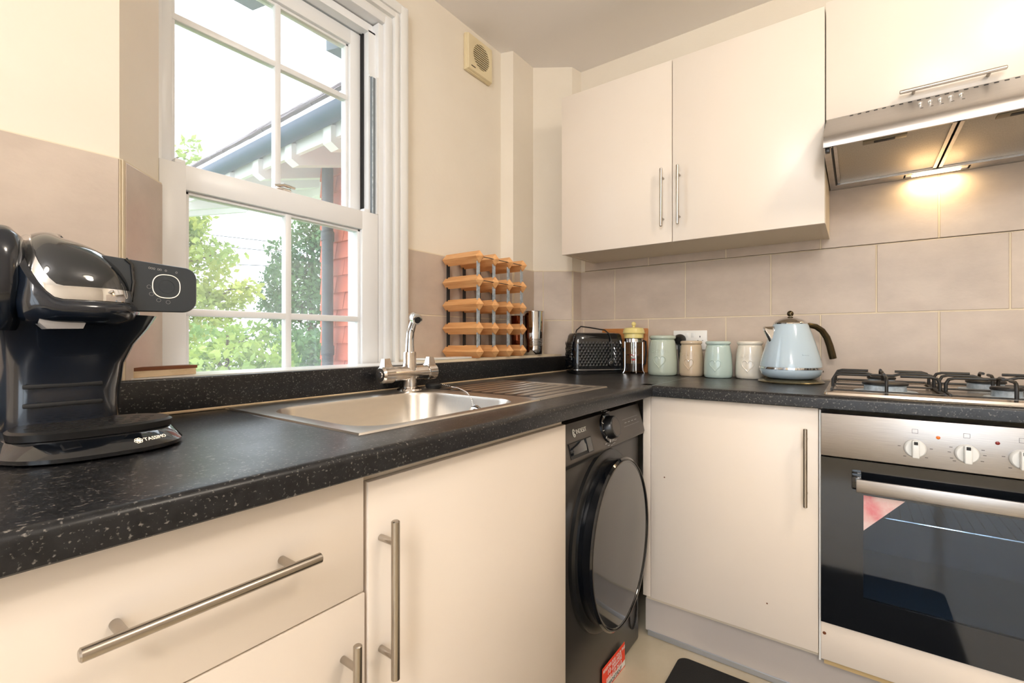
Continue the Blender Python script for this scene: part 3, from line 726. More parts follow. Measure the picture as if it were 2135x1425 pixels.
# ================================================================ OVEN
OV = thing('built_in_oven', 'built-in electric oven with steel fascia, white knobs and black glass door', 'oven', (1.9, -.22, .27))
XO = 1.61; oy0, oy1 = -.515, .0815
fz0, fz1 = zr(-.332), zr(-.211)
fa = B().box(XO, XO + .02, oy0, oy1, fz0, fz1, .0015, 2).obj('fascia', 'steel_brushed_y', OV)
for k, yy in enumerate((-.124, -.222, -.318)):
    zk = zr(-.285)
    kn = B().tube([(XO, yy, zk), (XO - .004, yy, zk), (XO - .010, yy, zk), (XO - .012, yy, zk)], [.0235, .0235, .022, .0195], 36).obj('knob', 'knob_white', fa)
    b = B(); b.box(XO - .026, XO - .009, yy - .0075, yy + .0075, zk - .022, zk + .0225, .003, 3); b.obj('grip', 'knob_white', kn)
    B().box(XO - .0266, XO - .0255, yy - .004, yy + .004, zk + .013, zk + .021).obj('pointer', 'rubber', kn, smooth=False)
    b = B()
    for a in ((210, 225, -30, 0, 180, 25, 155) if k == 1 else (175, 5, 230, -45)):
        q = V((XO - .0004, yy - cos(rad(a)) * .032, zk + sin(rad(a)) * .030)); b.box(q.x, q.x + .0006, q.y - .003, q.y + .003, q.z - .0007, q.z + .0007)
    b.box(XO - .0004, XO + .0002, yy - .006, yy + .006, zk + .039, zk + .0397); b.box(XO - .0004, XO + .0002, yy - .006, yy + .006, zk + .0495, zk + .0502)
    b.box(XO - .0004, XO + .0002, yy - .006, yy - .0054, zk + .039, zk + .05); b.box(XO - .0004, XO + .0002, yy + .0054, yy + .006, zk + .039, zk + .05)
    b.obj('symbol_print', 'print_dark', fa, smooth=False)['kind'] = 'stuff'
for yy, m in ((-.169, 'orange_led'), (-.276, 'red_led')): B().tube([(XO + .001, yy, zr(-.2515)), (XO - .0015, yy, zr(-.2515)), (XO - .0022, yy, zr(-.2515))], [.0042, .0042, .003], 20).obj('indicator_lamp', m, fa)
gz0, gz1 = zr(-.810), zr(-.336); iw0, iw1, jz0, jz1 = -.499, -.016, zr(-.715), zr(-.429)
b = B(); X0, X1 = XO + .001, XO + .012
b.box(X0, X1, oy0, iw0, gz0, gz1); b.box(X0, X1, iw1, oy1, gz0, gz1); b.box(X0, X1, iw0, iw1, gz0, jz0); b.box(X0, X1, iw0, iw1, jz1, gz1)
do = b.obj('door', 'black_gloss', OV, smooth=False)
B().box(X0 + .0005, X0 + .005, iw0, iw1, jz0, jz1).obj('door_window', 'oven_glass', do, smooth=False)
b = B(); b.box(XO - .052, XO - .044, -.432, .0, zr(-.4105), zr(-.3755), .002); h = b.obj('handle', 'steel_brushed_y', do)
for y0, y1 in ((-.012, .010), (-.442, -.420)): B().box(XO - .046, XO + .002, y0, y1, zr(-.405), zr(-.372), .003).obj('handle_bracket', 'black_gloss', h)
b = B(); x1 = 2.05                              # cavity
b.box(X1 + .02, x1, iw1 + .01, iw1 + .02, jz0 - .02, jz1 + .02); b.box(X1 + .02, x1, iw0 - .02, iw0 - .01, jz0 - .02, jz1 + .02)
b.box(X1 + .02, x1, iw0 - .01, iw1 + .01, jz0 - .03, jz0 - .02); b.box(X1 + .02, x1, iw0 - .01, iw1 + .01, jz1 + .02, jz1 + .03); b.box(x1, x1 + .01, iw0 - .02, iw1 + .02, jz0 - .03, jz1 + .03)
b.obj('cavity', 'oven_cavity', OV, smooth=False)
sh = B().tube([(X1 + .05, iw1, zr(-.500)), (X1 + .05, iw0, zr(-.500))], .003, 8).obj('shelf', 'chrome', OV)
b = B()
for k in range(20): yy = iw1 - .012 - k * .0245; b.tube([(X1 + .05, yy, zr(-.4985)), (x1 - .02, yy, zr(-.4985))], .0016, 6)
b.obj('shelf_rod', 'chrome', sh)['kind'] = 'stuff'
pk = B().loft([[(X0 - .0006, -.0165, jz1), (X0 - .0006, -.104, jz1), (X0 - .0006, -.0165, zr(-.526))], [(X0 + .0002, -.0165, jz1), (X0 + .0002, -.104, jz1), (X0 + .0002, -.0165, zr(-.526))]]).obj('paper_corner', 'paper_pink', OV, smooth=False)
pk['label'] = 'pink and white paper corner on the oven glass'
# housing of the oven
OH = thing('oven_housing', 'cream cabinet housing around the oven with filler panel below', 'cabinet', (1.9, -.22, 0))
b = B(); b.box(XD, 2.15, .0822, .0865, .15, .874); b.box(XD, 2.15, -.534, -.516, .15, .874); b.obj('side_panel', 'white_gloss', OH, smooth=False)
B().box(XD - .002, XD + .016, -.516, .0818, zr(-.921), zr(-.813), .001).obj('filler_panel', 'door_cream', OH)
b = B(); b.box(XD + .012, XD + .03, -.516, .075, zr(-.94), zr(-.9225)); b.obj('base_edge', 'edge_band', OH, smooth=False)
B().tube([(XD - .0021, .0735, zr(-.845)), (XD - .0032, .0735, zr(-.845))], [.0045, .004], 14).obj('screw', 'brown_edge', OH)

# ================================================================ HOB
HB = thing('gas_hob', 'stainless steel four-burner gas hob with black pan supports', 'hob', (1.88, -.21, ZT))
hx0, hx1, hY0, hY1 = 1.628, 2.135, -.505, .077
b = B(); zz = ZT
b.loft([rrect(hx0, hx1, hY0, hY1, .012, zz + .0005, 4), rrect(hx0 + .002, hx1 - .002, hY0 + .002, hY1 - .002, .012, zz + .007, 4), rrect(hx0 + .02, hx1 - .02, hY0 + .02, hY1 - .02, .012, zz + .011, 4), rrect(hx0 + .026, hx1 - .026, hY0 + .026, hY1 - .026, .012, zz + .007, 4)])
b.obj('plate', 'hob_steel', HB)
zp = ZT + .0072
BUR = [(1.755, -.068, .050), (2.005, -.068, .036), (1.755, -.318, .030), (2.005, -.318, .042)]
for x, y, r in BUR:
    bu = B().lathe([(r * 1.5, zp), (r * 1.45, zp + .002), (r, zp + .003), (r, zp + .004), (r * .98, zp + .017), (r * 1.02, zp + .019)], (x, y, 0), 40).obj('burner', 'galvanised', HB)
    n = int(r * 900)
    B().lathe([(r * 1.03, zp + .0195), (r * 1.08, zp + .021), (r * 1.08, zp + .025), (r * 1.0, zp + .028), (.001, zp + .029)], (x, y, 0), 40).obj('burner_cap', 'cast_black', bu)
zg = zp + .046
def arc_bar(b, p, q, drop=None, r=.0038):
    b.tube([p, q], r, 8)
for yc, (ya, yb_) in ((-.068, (.058, -.188)), (-.318, (-.200, -.440))):
    g = []
    b = B()
    b.tube([(hx0 + .034, ya, zp + .006), (hx1 - .034, ya, zp + .006)], .004, 8); b.tube([(hx0 + .034, yb_, zp + .006), (hx1 - .034, yb_, zp + .006)], .004, 8)
    b.tube([(hx0 + .034, ya, zp + .006), (hx0 + .034, yb_, zp + .006)], .002, 8); b.tube([(hx1 - .034, ya, zp + .006), (hx1 - .034, yb_, zp + .006)], .004, 8); b.tube([(1.88, ya, zp + .006), (1.88, yb_, zp + .006)], .003, 8)
    su = b.obj('pan_support', 'cast_black', HB)
    for bi in (0, 1):
        xc = (1.755, 2.005)[bi]
        for s_, ye in ((1, ya), (-1, yb_)):
            yi = yc + s_ * .035
            B().tube([(xc, ye, zp + .004), (xc, ye, zg - .016), (xc, ye - s_ * .006, zg - .004), (xc, ye - s_ * .018, zg), (xc, yi, zg)], .0042, 10).obj('support_finger', 'cast_black', su)
        for s_ in (1, -1):
            xe = xc + s_ * .094; 
            B().tube([(xe, yc, zp + .004), (xe, yc, zg - .016), (xe - s_ * .006, yc, zg - .004), (xe - s_ * .018, yc, zg), (xc + s_ * .035, yc, zg)], .0042, 10).obj('support_finger', 'cast_black', su)
    yi0, yi1 = ya, yb_                          # long cross bar that dips over the middle
    B().tube([(1.88, ya, zp + .004), (1.88, ya, zg - .016), (1.88, ya - .006, zg - .004), (1.88, ya - .018, zg), (1.88, yc + .045, zg), (1.88, yc + .025, zg - .007), (1.88, yc - .025, zg - .007), (1.88, yc - .045, zg), (1.88, yb_ + .018, zg), (1.88, yb_ + .006, zg - .004), (1.88, yb_, zg - .016), (1.88, yb_, zp + .004)], .0042, 10).obj('support_finger', 'cast_black', su)
for k in range(4): B().tube([(1.73 + k * .085, -.468, zp), (1.73 + k * .085, -.468, zp + .02), (1.73 + k * .085, -.468, zp + .024)], [.018, .017, .014], 24).obj('knob', 'knob_white', HB)

# ================================================================ COFFEE MACHINE
CM = thing('coffee_machine', 'glossy navy-black capsule coffee machine with chrome lid band', 'coffee machine', (.185, .95, ZT))
def outl(cx, cy, rx, ryf, ryb, z, N=64, n=2.5):
    out = []
    for k in range(N):
        t = 2 * pi * k / N; c_, s_ = cos(t), sin(t)
        out.append(V((cx + rx * math.copysign(abs(c_) ** (2 / n), c_), cy + (ryb if s_ > 0 else ryf) * math.copysign(abs(s_) ** (2 / n), s_), z)))
    return out
b = B(); b.loft([outl(.19, .905, .098, .098, .20, ZT + .0005), outl(.19, .905, .104, .105, .205, ZT + .004), outl(.19, .905, .104, .105, .205, ZT + .009), outl(.19, .905, .092, .084, .20, ZT + .026), outl(.19, .905, .088, .08, .198, ZT + .027)])
b.obj('base', 'black_gloss', CM)
b = B(); b.loft([outl(.19, .888, .086, .050, .06, ZT + .024), outl(.19, .888, .090, .054, .065, ZT + .028), outl(.19, .888, .091, .055, .066, ZT + .037), outl(.19, .888, .087, .051, .06, ZT + .040), outl(.19, .888, .08, .045, .055, ZT + .0392)])
tr = b.obj('drip_tray', 'black_satin', CM)
random.seed(3)
for r_ in range(4):
    for k in range(8):
        x = .19 + (k - 3.5) * .019 + (r_ % 2) * .008; y = .858 + r_ * .019
        if ((x - .19) / .074) ** 2 + ((y - .888) / .05) ** 2 < 1: B().box(x - .0055, x + .0055, y - .0012, y + .0012, ZT + .0385, ZT + .0396).obj('tray_slot', 'rubber', tr, smooth=False)
b = B()                                        # trunk with cup bay
sec = [(.928, .170, 1.03, .068, .094), (.96, .171, 1.03, .069, .095), (1.00, .172, 1.03, .070, .096), (1.04, .174, 1.028, .073, .098), (1.07, .178, 1.022, .080, .104), (1.095, .182, 1.01, .090, .115), (1.115, .183, 1.0, .096, .124)]
b.loft([se(cx, cy, hx, hy, z, 3.6, 56) for z, cx, cy, hx, hy in sec]); b.obj('trunk', 'machine_navy', CM)
for z in (zr(-.067), zr(-.094)):
    B().box(.122, .208, .9325, .938, z - .0032, z + .0032, .0015).obj('tray_slot', 'rubber', CM)
b = B()                                        # left shoulder
b.loft([se(.095, .995, hx, hy, z, 2.8, 48) for z, hx, hy in ((1.09, .024, .10), (1.12, .03, .12), (1.15, .034, .127), (1.19, .034, .125), (1.215, .029, .117), (1.227, .019, .10), (1.231, .008, .07))]); b.obj('side_shoulder', 'machine_navy', CM)
# lid: dome whose rim follows the swoosh line
lc = V((.169, .962, 1.138)); lr = (.073, .108, .098)
def rim_z(x): 
    t = max(0, min(1, (.148 - x) / .050)); return 1.149 + .075 * t * t * (3 - 2 * t)
b = B(); rings = []
for j in range(15):
    ring = []
    for k in range(72):
        a = 2 * pi * k / 72; ca, sa = cos(a), sin(a)
        n_ = 2.6; dx = math.copysign(abs(ca) ** (2 / n_), ca); dy = math.copysign(abs(sa) ** (2 / n_), sa)
        z0 = rim_z(lc.x + lr[0] * dx); e0 = math.asin(min(.999, max(0, (z0 - lc.z) / lr[2])))
        e = e0 + (pi / 2 - .02 - e0) * j / 14
        px = lc.x + lr[0] * dx * cos(e) ** .7; pz = lc.z + lr[2] * sin(e)
        pz -= max(0, px - .125) * .28 * (sin(e) - sin(e0))
        ring.append(V((px, lc.y + lr[1] * dy * cos(e) ** .7, pz)))
    rings.append(ring)
b.loft(rings); b.obj('lid', 'machine_lid', CM, ang=60)
b = B(); r0, r1, r2, r3 = [], [], [], []        # polished band under the lid
for k in range(72):
    p = rings[0][k]; out = V((p.x - lc.x, p.y - lc.y, 0)); ln = out.length; out.normalize()
    tl = max(0, min(1, (.150 - p.x) / .045))
    dn = V((-.010 * tl, -.003 * tl, -.017 + .003 * tl))
    r0.append(p + V((0, 0, .0015)) - out * .002); r1.append(p + out * .0022 + V((0, 0, .001))); r2.append(p + out * .0040 + dn * .5); r3.append(p + out * .0034 + dn)
b.loft([r0, r1, r2, r3, [p - V((p.x - lc.x, p.y - lc.y, 0)).normalized() * .012 for p in r3]], cap=False); b.obj('chrome_band', 'chrome', CM, ang=60)
b = B(); q0, q1, q2, q3, q4, q5 = [], [], [], [], [], []           # brew head: shell that follows the band down
for p in r3:
    out = V((p.x - lc.x, p.y - lc.y, 0)).normalized(); tl = max(0, min(1, (.150 - p.x) / .045))
    q0.append(p - out * .010); q1.append(p + out * .001 + V((0, 0, -.001))); q2.append(p + out * .006 + V((-.006 * tl, 0, -.006)))
    h_ = p + out * .008 + V((-.008 * tl, 0, 0)); q3.append(V((h_.x, h_.y, min(p.z - .014, 1.126)))); q4.append(V((h_.x, h_.y, 1.108)) - out * .006); q5.append(V((h_.x, h_.y, 1.099)) - out * .022)
b.loft([q0, q1, q2, q3, q4, q5]); b.obj('brew_head', 'machine_navy', CM, ang=50)
b = B()                                        # control wing
def wing(y, s, dz=0):
    pts = []
    for cx, cz, a0, r in ((.302, 1.178, 0, .018), (.20, 1.190, 90, .012), (.20, 1.132, 180, .012), (.300, 1.142, 270, .020)):
        for i in range(9):
            a = rad(a0 + 90 * i / 8); pts.append(V((.26 + (cx + r * cos(a) - .26) * s, y, 1.160 + dz + (cz + r * sin(a) - 1.160) * s)))
    return pts
b.loft([wing(.888, .965), wing(.8895, .985), wing(.894, 1.0), wing(.97, 1.0, .004), wing(1.03, .95, .004), wing(1.05, .80, .004)])
wg = b.obj('control_wing', 'panel_grey', CM)
b = B()
for cxp in (0,): b.tube([V((.224, .8865, 1.200)), V((.2315, .8865, 1.192)), V((.234, .8865, 1.165)), V((.231, .8865, 1.136)), V((.218, .8865, 1.126))], .0024, 8)
b.obj('wing_seam', 'black_gloss', wg)
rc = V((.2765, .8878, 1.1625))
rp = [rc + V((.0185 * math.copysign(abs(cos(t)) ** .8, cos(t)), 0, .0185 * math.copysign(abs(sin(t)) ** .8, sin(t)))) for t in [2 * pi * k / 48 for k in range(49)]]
B().tube(rp, .0006, 8).obj('dial_ring', 'cream_glow', wg)
rp = [rc + V((.0105 * cos(t), 0, .0105 * sin(t))) for t in [2 * pi * k / 32 for k in range(33)]]
B().tube(rp, .0003, 6).obj('start_button', 'panel_grey', wg)
for k, x in enumerate((.2540, .2570, .2600, .2655, .2685, .2755, .290)):
    c0 = V((x, .8878, 1.1895 - (x - .254) * .09)); B().tube([c0 + V((.0012 * cos(t), 0, .0014 * sin(t))) for t in [2 * pi * j / 12 for j in range(13)]], .0003, 5).obj('icon', 'print_grey', wg)
for x, z in ((.2535, 1.160), (.2565, 1.149), (.266, 1.1400), (.2785, 1.1375)): B().tube([V((x, .8878, z)) + V((.0028 * cos(t), 0, .0028 * sin(t))) for t in [2 * pi * j / 16 for j in range(17)]], .00022, 5).obj('icon', 'print_grey', wg)
b = B()                                        # spout
b.loft([[(.136, .866, 1.092), (.172, .866, 1.093), (.172, .90, 1.093), (.136, .90, 1.092)], [(.128, .862, 1.100), (.174, .862, 1.101), (.174, .905, 1.101), (.128, .905, 1.100)], [(.128, .862, 1.106), (.174, .862, 1.107), (.174, .905, 1.107), (.128, .905, 1.106)]]); b.bevel_all(.003)
b.obj('spout', 'spout_grey', CM)
B().box(.158, .198, .858, .90, 1.112, 1.117, .001).obj('spout_lever', 'galvanised', CM)
# logo on the sloping front of the base
def base_pt(ang, h):                           # angle round the base, 0 = towards -y
    n = 2.5; t = -pi / 2 + ang; c_, s_ = cos(t), sin(t)
    rx, ry = .104 - .012 * h, .105 - .021 * h
    return V((.19 + rx * math.copysign(abs(c_) ** (2 / n), c_), .905 + ry * math.copysign(abs(s_) ** (2 / n), s_), ZT + .009 + .017 * h))
def logo_bend(co):
    ang = .47 + co.x * 11; h = .5 + co.y / .0265
    p = base_pt(ang, h); q = base_pt(ang + .01, h) - p; out = V((q.y, -q.x, 0)).normalized()
    return p + out * (.0006 + co.z) + V((0, 0, .0004))
text('brand_lettering', 'TASSIMO', .0082, 'cream_glow', CM, None, ext=.0002, bend=logo_bend)
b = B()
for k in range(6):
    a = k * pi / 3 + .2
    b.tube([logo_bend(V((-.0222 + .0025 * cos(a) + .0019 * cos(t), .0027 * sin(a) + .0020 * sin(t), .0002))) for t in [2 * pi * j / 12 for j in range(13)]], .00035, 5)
b.obj('brand_emblem', 'cream_glow', CM)

# ================================================================ THINGS ON THE HOB-WALL WORKTOP
def jar(name, label, x, y, r, h, m, word, yaw):
    t = thing(name, label, 'jar', (x, y, ZT), group='storage jars on the worktop')
    z = ZT + .0004
    prof = [(r * .90, z), (r * .97, z + .004), (r, z + h * .10), (r * .995, z + h * .35), (r * .93, z + h * .66), (r * .845, z + h * .84), (r * .815, z + h * .875), (r * .80, z + h * .88)]
    body = B().lathe(prof, (x, y, 0), 48).obj('body', m, t, ang=60)
    B().lathe([(r * .78, z + h * .878), (r * .80, z + h * .895), (r * .865, z + h * .91), (r * .895, z + h * .935), (r * .885, z + h * .975), (r * .80, z + h * .995), (r * .3, z + h)], (x, y, 0), 48).obj('lid', m, t, ang=60)
    def rad_at(zr_):
        for (ra, za), (rb, zb2) in zip(prof, prof[1:]):
            if za <= zr_ <= zb2: return ra + (rb - ra) * (zr_ - za) / (zb2 - za)
        return r
    def bend(co):
        zz_ = z + h * .60 + co.y; R_ = rad_at(zz_) + co.z; a = yaw + co.x / r
        return V((x - R_ * cos(a), y - R_ * sin(a), zz_))
    text('raised_word', word, h * .125, m, body, None, ext=.0012, bend=bend)
    pts = []
    for k in range(41):
        tt = 2 * pi * k / 40; hx = 16 * sin(tt) ** 3; hy = 13 * cos(tt) - 5 * cos(2 * tt) - 2 * cos(3 * tt) - cos(4 * tt)
        pts.append(bend(V((hx * r * .026, -h * .245 + hy * h * .0105, .0006))))
    B().tube(pts, .0021, 6).obj('raised_heart', m, body)
    return t
jar('biscuit_jar', 'large sage green stoneware jar with raised heart, tallest of the jars', 2.100, .702, .064, .178, 'sage', 'BISCUITS', .10)
jar('coffee_jar', 'small beige stoneware jar with raised heart next to the sage jar', 2.118, .582, .0505, .154, 'beige_glaze', 'COFFEE', .05)
jar('tea_jar', 'small pale mint stoneware jar with raised heart between two jars', 2.092, .466, .0555, .153, 'mint', 'TEA', .02)
jar('sugar_jar', 'small cream stoneware jar with raised heart beside the kettle', 2.118, .3495, .0545, .153, 'cream_glaze', 'SUGAR', 0)

# kettle
kx, ky = 2.030, .1985
KT = thing('kettle', 'pale blue retro kettle with chrome lid and bronze handle', 'kettle', (kx, ky, ZT))
z = ZT
RR = V((.592, -.806, 0))                        # handle side
B().lathe([(.107, z + .0005), (.109, z + .003), (.104, z + .008), (.085, z + .013), (.06, z + .014)], (kx, ky, 0), 48).obj('power_base', 'olive_base', KT)
B().lathe([(.07, z + .0145), (.084, z + .018), (.097, z + .030), (.1015, z + .044), (.1015, z + .050)], (kx, ky, 0), 56).obj('lower_body', 'kettle_blue', KT, ang=60)
B().lathe([(.1015, z + .0502), (.1035, z + .051), (.1035, z + .058), (.1015, z + .059)], (kx, ky, 0), 56).obj('chrome_ring', 'chrome', KT)
body = B().lathe([(.1010, z + .0592), (.100, z + .072), (.094, z + .098), (.081, z + .145), (.068, z + .185), (.0585, z + .212), (.056, z + .217)], (kx, ky, 0), 56).obj('body', 'kettle_blue', KT, ang=60)
ldo = B().lathe([(.0565, z + .2172), (.057, z + .221), (.053, z + .226), (.04, z + .235), (.02, z + .243), (.006, z + .2445), (.0045, z + .248)], (kx, ky, 0), 48).obj('lid', 'chrome', KT)
B().sph((kx, ky, z + .256), .0112, 20, 12).obj('knob', 'bronze', ldo)
K0 = V((kx, ky, z)); 
def kp(a, h): return K0 + RR * a + V((0, 0, h))
side = V((.806, .592, 0))
b = B()
rings = []
for a, h, wdt, hh in ((-.055, .158, .013, .050), (-.072, .172, .012, .036), (-.086, .186, .011, .022), (-.098, .199, .009, .009)):
    c0 = kp(a, h); rings.append([c0 + side * wdt * cos(t) + V((0, 0, hh * sin(t))) for t in [2 * pi * k / 16 for k in range(16)]])
b.loft(rings); b.obj('spout', 'chrome', KT)
B().tube([kp(.050, .210), kp(.070, .2125), kp(.095, .208), kp(.118, .193), kp(.136, .168), kp(.148, .135), kp(.156, .104), kp(.160, .088)], [.0085, .0095, .0105, .011, .0115, .012, .0125, .012], 16).obj('handle', 'bronze', KT)
B().tube([kp(.06, .205), kp(.064, .190), kp(.070, .178)], [.004, .004, .003], 8).obj('handle_bracket', 'black_plastic', KT)
B().tube([kp(.094, .090), kp(.100, .086), kp(.101, .068), kp(.094, .061)], [.004, .005, .005, .004], 8).obj('level_window', 'black_plastic', KT)
B().tube([kp(.094, .045), kp(.106, .044), kp(.122, .040)], [.003, .0035, .006], 8, flat=.6).obj('switch', 'black_plastic', KT)
a_ = -.12
nm = V((-cos(a_ - .3), -sin(a_ - .3), 0))
# badge plate on the body
bp0 = K0 + V((-.806, -.592, 0)).normalized() * .091 + V((0, 0, .105))
b = B(); b.box(-.0115, .0115, -.003, .003, -.001, .002, .001); b.xf(frame_M(bp0, RR, (.29 * .8, .29 * .6, 1))); b.obj('badge', 'kettle_blue', body)

# cafetiere
cx, cy = 2.112, .842
CF = thing('cafetiere', 'glass cafetiere with lemon yellow lid and chrome frame', 'cafetiere', (cx, cy, ZT))
B().lathe([(.039, z + .010), (.0395, z + .16), (.0385, z + .16), (.038, z + .012), (.03, z + .011)], (cx, cy, 0), 36, cap=False).obj('beaker', 'clear_glass', CF)
B().lathe([(.001, z + .011), (.0372, z + .011), (.0372, z + .046), (.001, z + .046)], (cx, cy, 0), 30).obj('coffee', 'coffee', CF)
ld_ = B().lathe([(.040, z + .165), (.0445, z + .166), (.0445, z + .185), (.050, z + .187), (.0515, z + .191), (.049, z + .194), (.048, z + .203), (.042, z + .213), (.02, z + .216), (.006, z + .217), (.006, z + .2225)], (cx, cy, 0), 40).obj('lid', 'lemon', CF)
B().sph((cx, cy, z + .232), .0105, 20, 12).obj('knob', 'lemon', ld_)
fr = B().lathe([(.0402, z + .146), (.0425, z + .147), (.0425, z + .163), (.0402, z + .164)], (cx, cy, 0), 40, cap=False).obj('frame_band', 'chrome', CF)
for a in (215, 305, 35, 125):
    a = rad(a); d_ = V((cos(a), sin(a), 0)); c0 = V((cx, cy, z))
    B().tube([c0 + d_ * .0415 + V((0, 0, .15)), c0 + d_ * .0415 + V((0, 0, .03)), c0 + d_ * .043 + V((0, 0, .014)), c0 + d_ * .050 + V((0, 0, .002))], .0032, 8).obj('leg', 'chrome', CF)
B().tube([(cx, cy, z + .165), (cx, cy, z + .09)], .002, 8).obj('plunger_rod', 'chrome', CF)
B().lathe([(.001, z + .086), (.0365, z + .086), (.0365, z + .09), (.001, z + .09)], (cx, cy, 0), 30).obj('plunger_disc', 'chrome', CF)
b = B(); hd0 = V((.60, -.80, 0)); c0 = V((cx, cy, z))
b.tube([c0 + hd0 * .042 + V((0, 0, .155)), c0 + hd0 * .056 + V((0, 0, .150)), c0 + hd0 * .058 + V((0, 0, .10)), c0 + hd0 * .052 + V((0, 0, .045)), c0 + hd0 * .041 + V((0, 0, .04))], .0045, 8); b.obj('handle', 'black_plastic', CF)
def cbend(co):
    R_ = .0398 + co.z; a = .36 + co.x / .0395; return V((cx - R_ * cos(a), cy - R_ * sin(a), z + .075 + co.y))
for yy, hh, wd, m_ in ((.003, .0016, .010, 'print_white'), (-.009, .003, .008, 'red_print')):
    B().loft([[cbend(V((-wd + 2 * wd * k / 8, yy - hh, .0003))) for k in range(9)], [cbend(V((-wd + 2 * wd * k / 8, yy + hh, .0003))) for k in range(9)]], cap=False, closed=False).obj('glass_print', m_, CF)
for s_, yy, sz in (('BODUM', .012, .0105),):
    text('glass_print', s_, sz, 'red_print' if sz > .007 else 'print_white', CF, None, ext=.0001, bend=lambda co, q=yy: cbend(V((co.x, co.y + q, co.z))))

# toaster, across the corner
TX, TY = 2.028, 1.003
TS = thing('toaster', 'glossy black toaster with faceted sides and a chrome base line', 'toaster', (TX, TY, ZT), rz=-.705, world=False)
hl, hw, hz = .130, .070, .190
b = B(); rings = []
for zz_, s1, s2 in ((.012, .985, .97), (.022, 1, 1), (.05, 1, 1), (.11, .985, .99), (.155, .965, .95), (.178, .93, .88), (.188, .88, .78), (.190, .80, .6)):
    rings.append(se(0, 0, hl * s1, hw * s2, zz_, 5, 56))
b.loft(rings); b.obj('shell', 'black_gloss', TS)
b = B(); b.loft([se(0, 0, hl * .95, hw * .93, 0.0004, 5), se(0, 0, hl * .97, hw * .95, .011, 5)]); b.obj('base', 'black_plastic', TS)
b = B(); b.loft([se(0, 0, hl * .995, hw * .99, .018, 5), se(0, 0, hl * 1.006, hw * 1.008, .0185, 5), se(0, 0, hl * 1.006, hw * 1.008, .0215, 5), se(0, 0, hl * .995, hw * .99, .022, 5)]); b.obj('chrome_line', 'chrome', TS)
b = B()                                        # facets on the broad side and the ends
def facet(o, ux, uz, nn, h):
    c0 = V(o); p = [c0 - ux, c0 - uz, c0 + ux, c0 + uz]; tip = c0 + nn * h
    vs_ = [b.bm.verts.new(q) for q in p]; tv = b.bm.verts.new(tip)
    for i in range(4): b.bm.faces.new((vs_[i], vs_[(i + 1) % 4], tv))
for r_ in range(9):
    for k in range(13):
        xx = (k - 6) * .0165 + (r_ % 2) * .00825
        if abs(xx) < .104: facet((xx, -hw * (1 - .03 * (r_ / 9)) - .0006, .038 + r_ * .0128), V((.00825, 0, 0)), V((0, 0, .0128)), V((0, -1, 0)), .0028)
    for k in range(6):
        yy = (k - 2.5) * .0165 + (r_ % 2) * .00825
        if abs(yy) < .045: facet((-hl * (1 - .02 * r_ / 9) - .0005, yy, .038 + r_ * .0128), V((0, .00825, 0)), V((0, 0, .0128)), V((-1, 0, 0)), .0028)
b.obj('facet_panel', 'black_gloss', TS, smooth=False, fix=False)['kind'] = 'stuff'
for y_ in (-.022, .022): B().box(-.09, .09, y_ - .010, y_ + .010, .1885, .1912, .001).obj('bread_slot', 'rubber', TS)
B().tube([(hl - .002, -.01, .11), (hl + .014, -.01, .11), (hl + .018, -.01, .108)], [.008, .010, .008], 14).obj('lever', 'black_plastic', TS)
B().tube([(.052, -hw - .001, .048), (.052, -hw - .010, .048), (.052, -hw - .012, .048)], [.016, .015, .012], 24).obj('browning_dial', 'black_gloss', TS)
cpts = [V((-.085, .06, .10)), V((-.080, .064, .165)), V((-.070, .050, .205)), V((-.055, .035, .222)), V((-.02, .02, .217)), V((.015, -.01, .209)), V((.035, -.04, .203)), V((.047, -.062, .185)), V((.052, -.078, .150)), V((.052, -.080, .10)), V((.051, -.079, .06))]
B().tube(cpts, .0031, 8).obj('power_cord', 'black_plastic', TS)

# wooden board against the tiles
b = B(); b.box(2.1765, 2.1905, .80, 1.035, ZT + .0006, zr(.053), .003)
tag(b.obj('chopping_board', 'wood_board'), 'wooden chopping board leaning on the tiles behind the cafetiere', 'chopping board')

# socket and plug
SO = thing('power_socket', 'white double switched power socket on the beige tiles', 'socket', (XB, .605, zr(-.003)))
B().box(2.182, 2.1918, .532, .679, zr(-.046), zr(.040), .002).obj('plate', 'white_plastic', SO)
for yy in (.620, .593):
    B().box(2.1805, 2.183, yy - .007, yy + .007, zr(.008), zr(.030), .001).obj('rocker', 'knob_white', SO)
b = B(); b.box(2.1815, 2.1825, .560, .5635, zr(.008), zr(.016)); b.obj('earth_slot', 'rubber', SO, smooth=False)
for yy in (.571, .551): B().box(2.1815, 2.1825, yy - .003, yy + .003, zr(-.006), zr(-.004)).obj('pin_slot', 'rubber', SO, smooth=False)
PL = thing('mains_plug', 'black mains plug pushed into the double socket', 'plug', (2.17, .648, zr(-.005)))
b = B(); b.tube([(2.1815, .648, zr(-.002)), (2.165, .648, zr(-.002)), (2.150, .648, zr(-.006))], [.026, .025, .017], 20); b.obj('plug_body', 'black_plastic', PL)
B().tube([(2.160, .648, zr(-.022)), (2.158, .646, zr(-.06)), (2.164, .643, zr(-.11)), (2.17, .642, zr(-.156))], .0045, 8).obj('cable', 'black_plastic', PL)
b = B(); b.box(2.168, 2.190, .628, .640, ZT + .0006, ZT + .085, .003); tag(b.obj('scouring_pad', 'green_sponge'), 'green scouring pad tucked behind the storage jars', 'sponge')

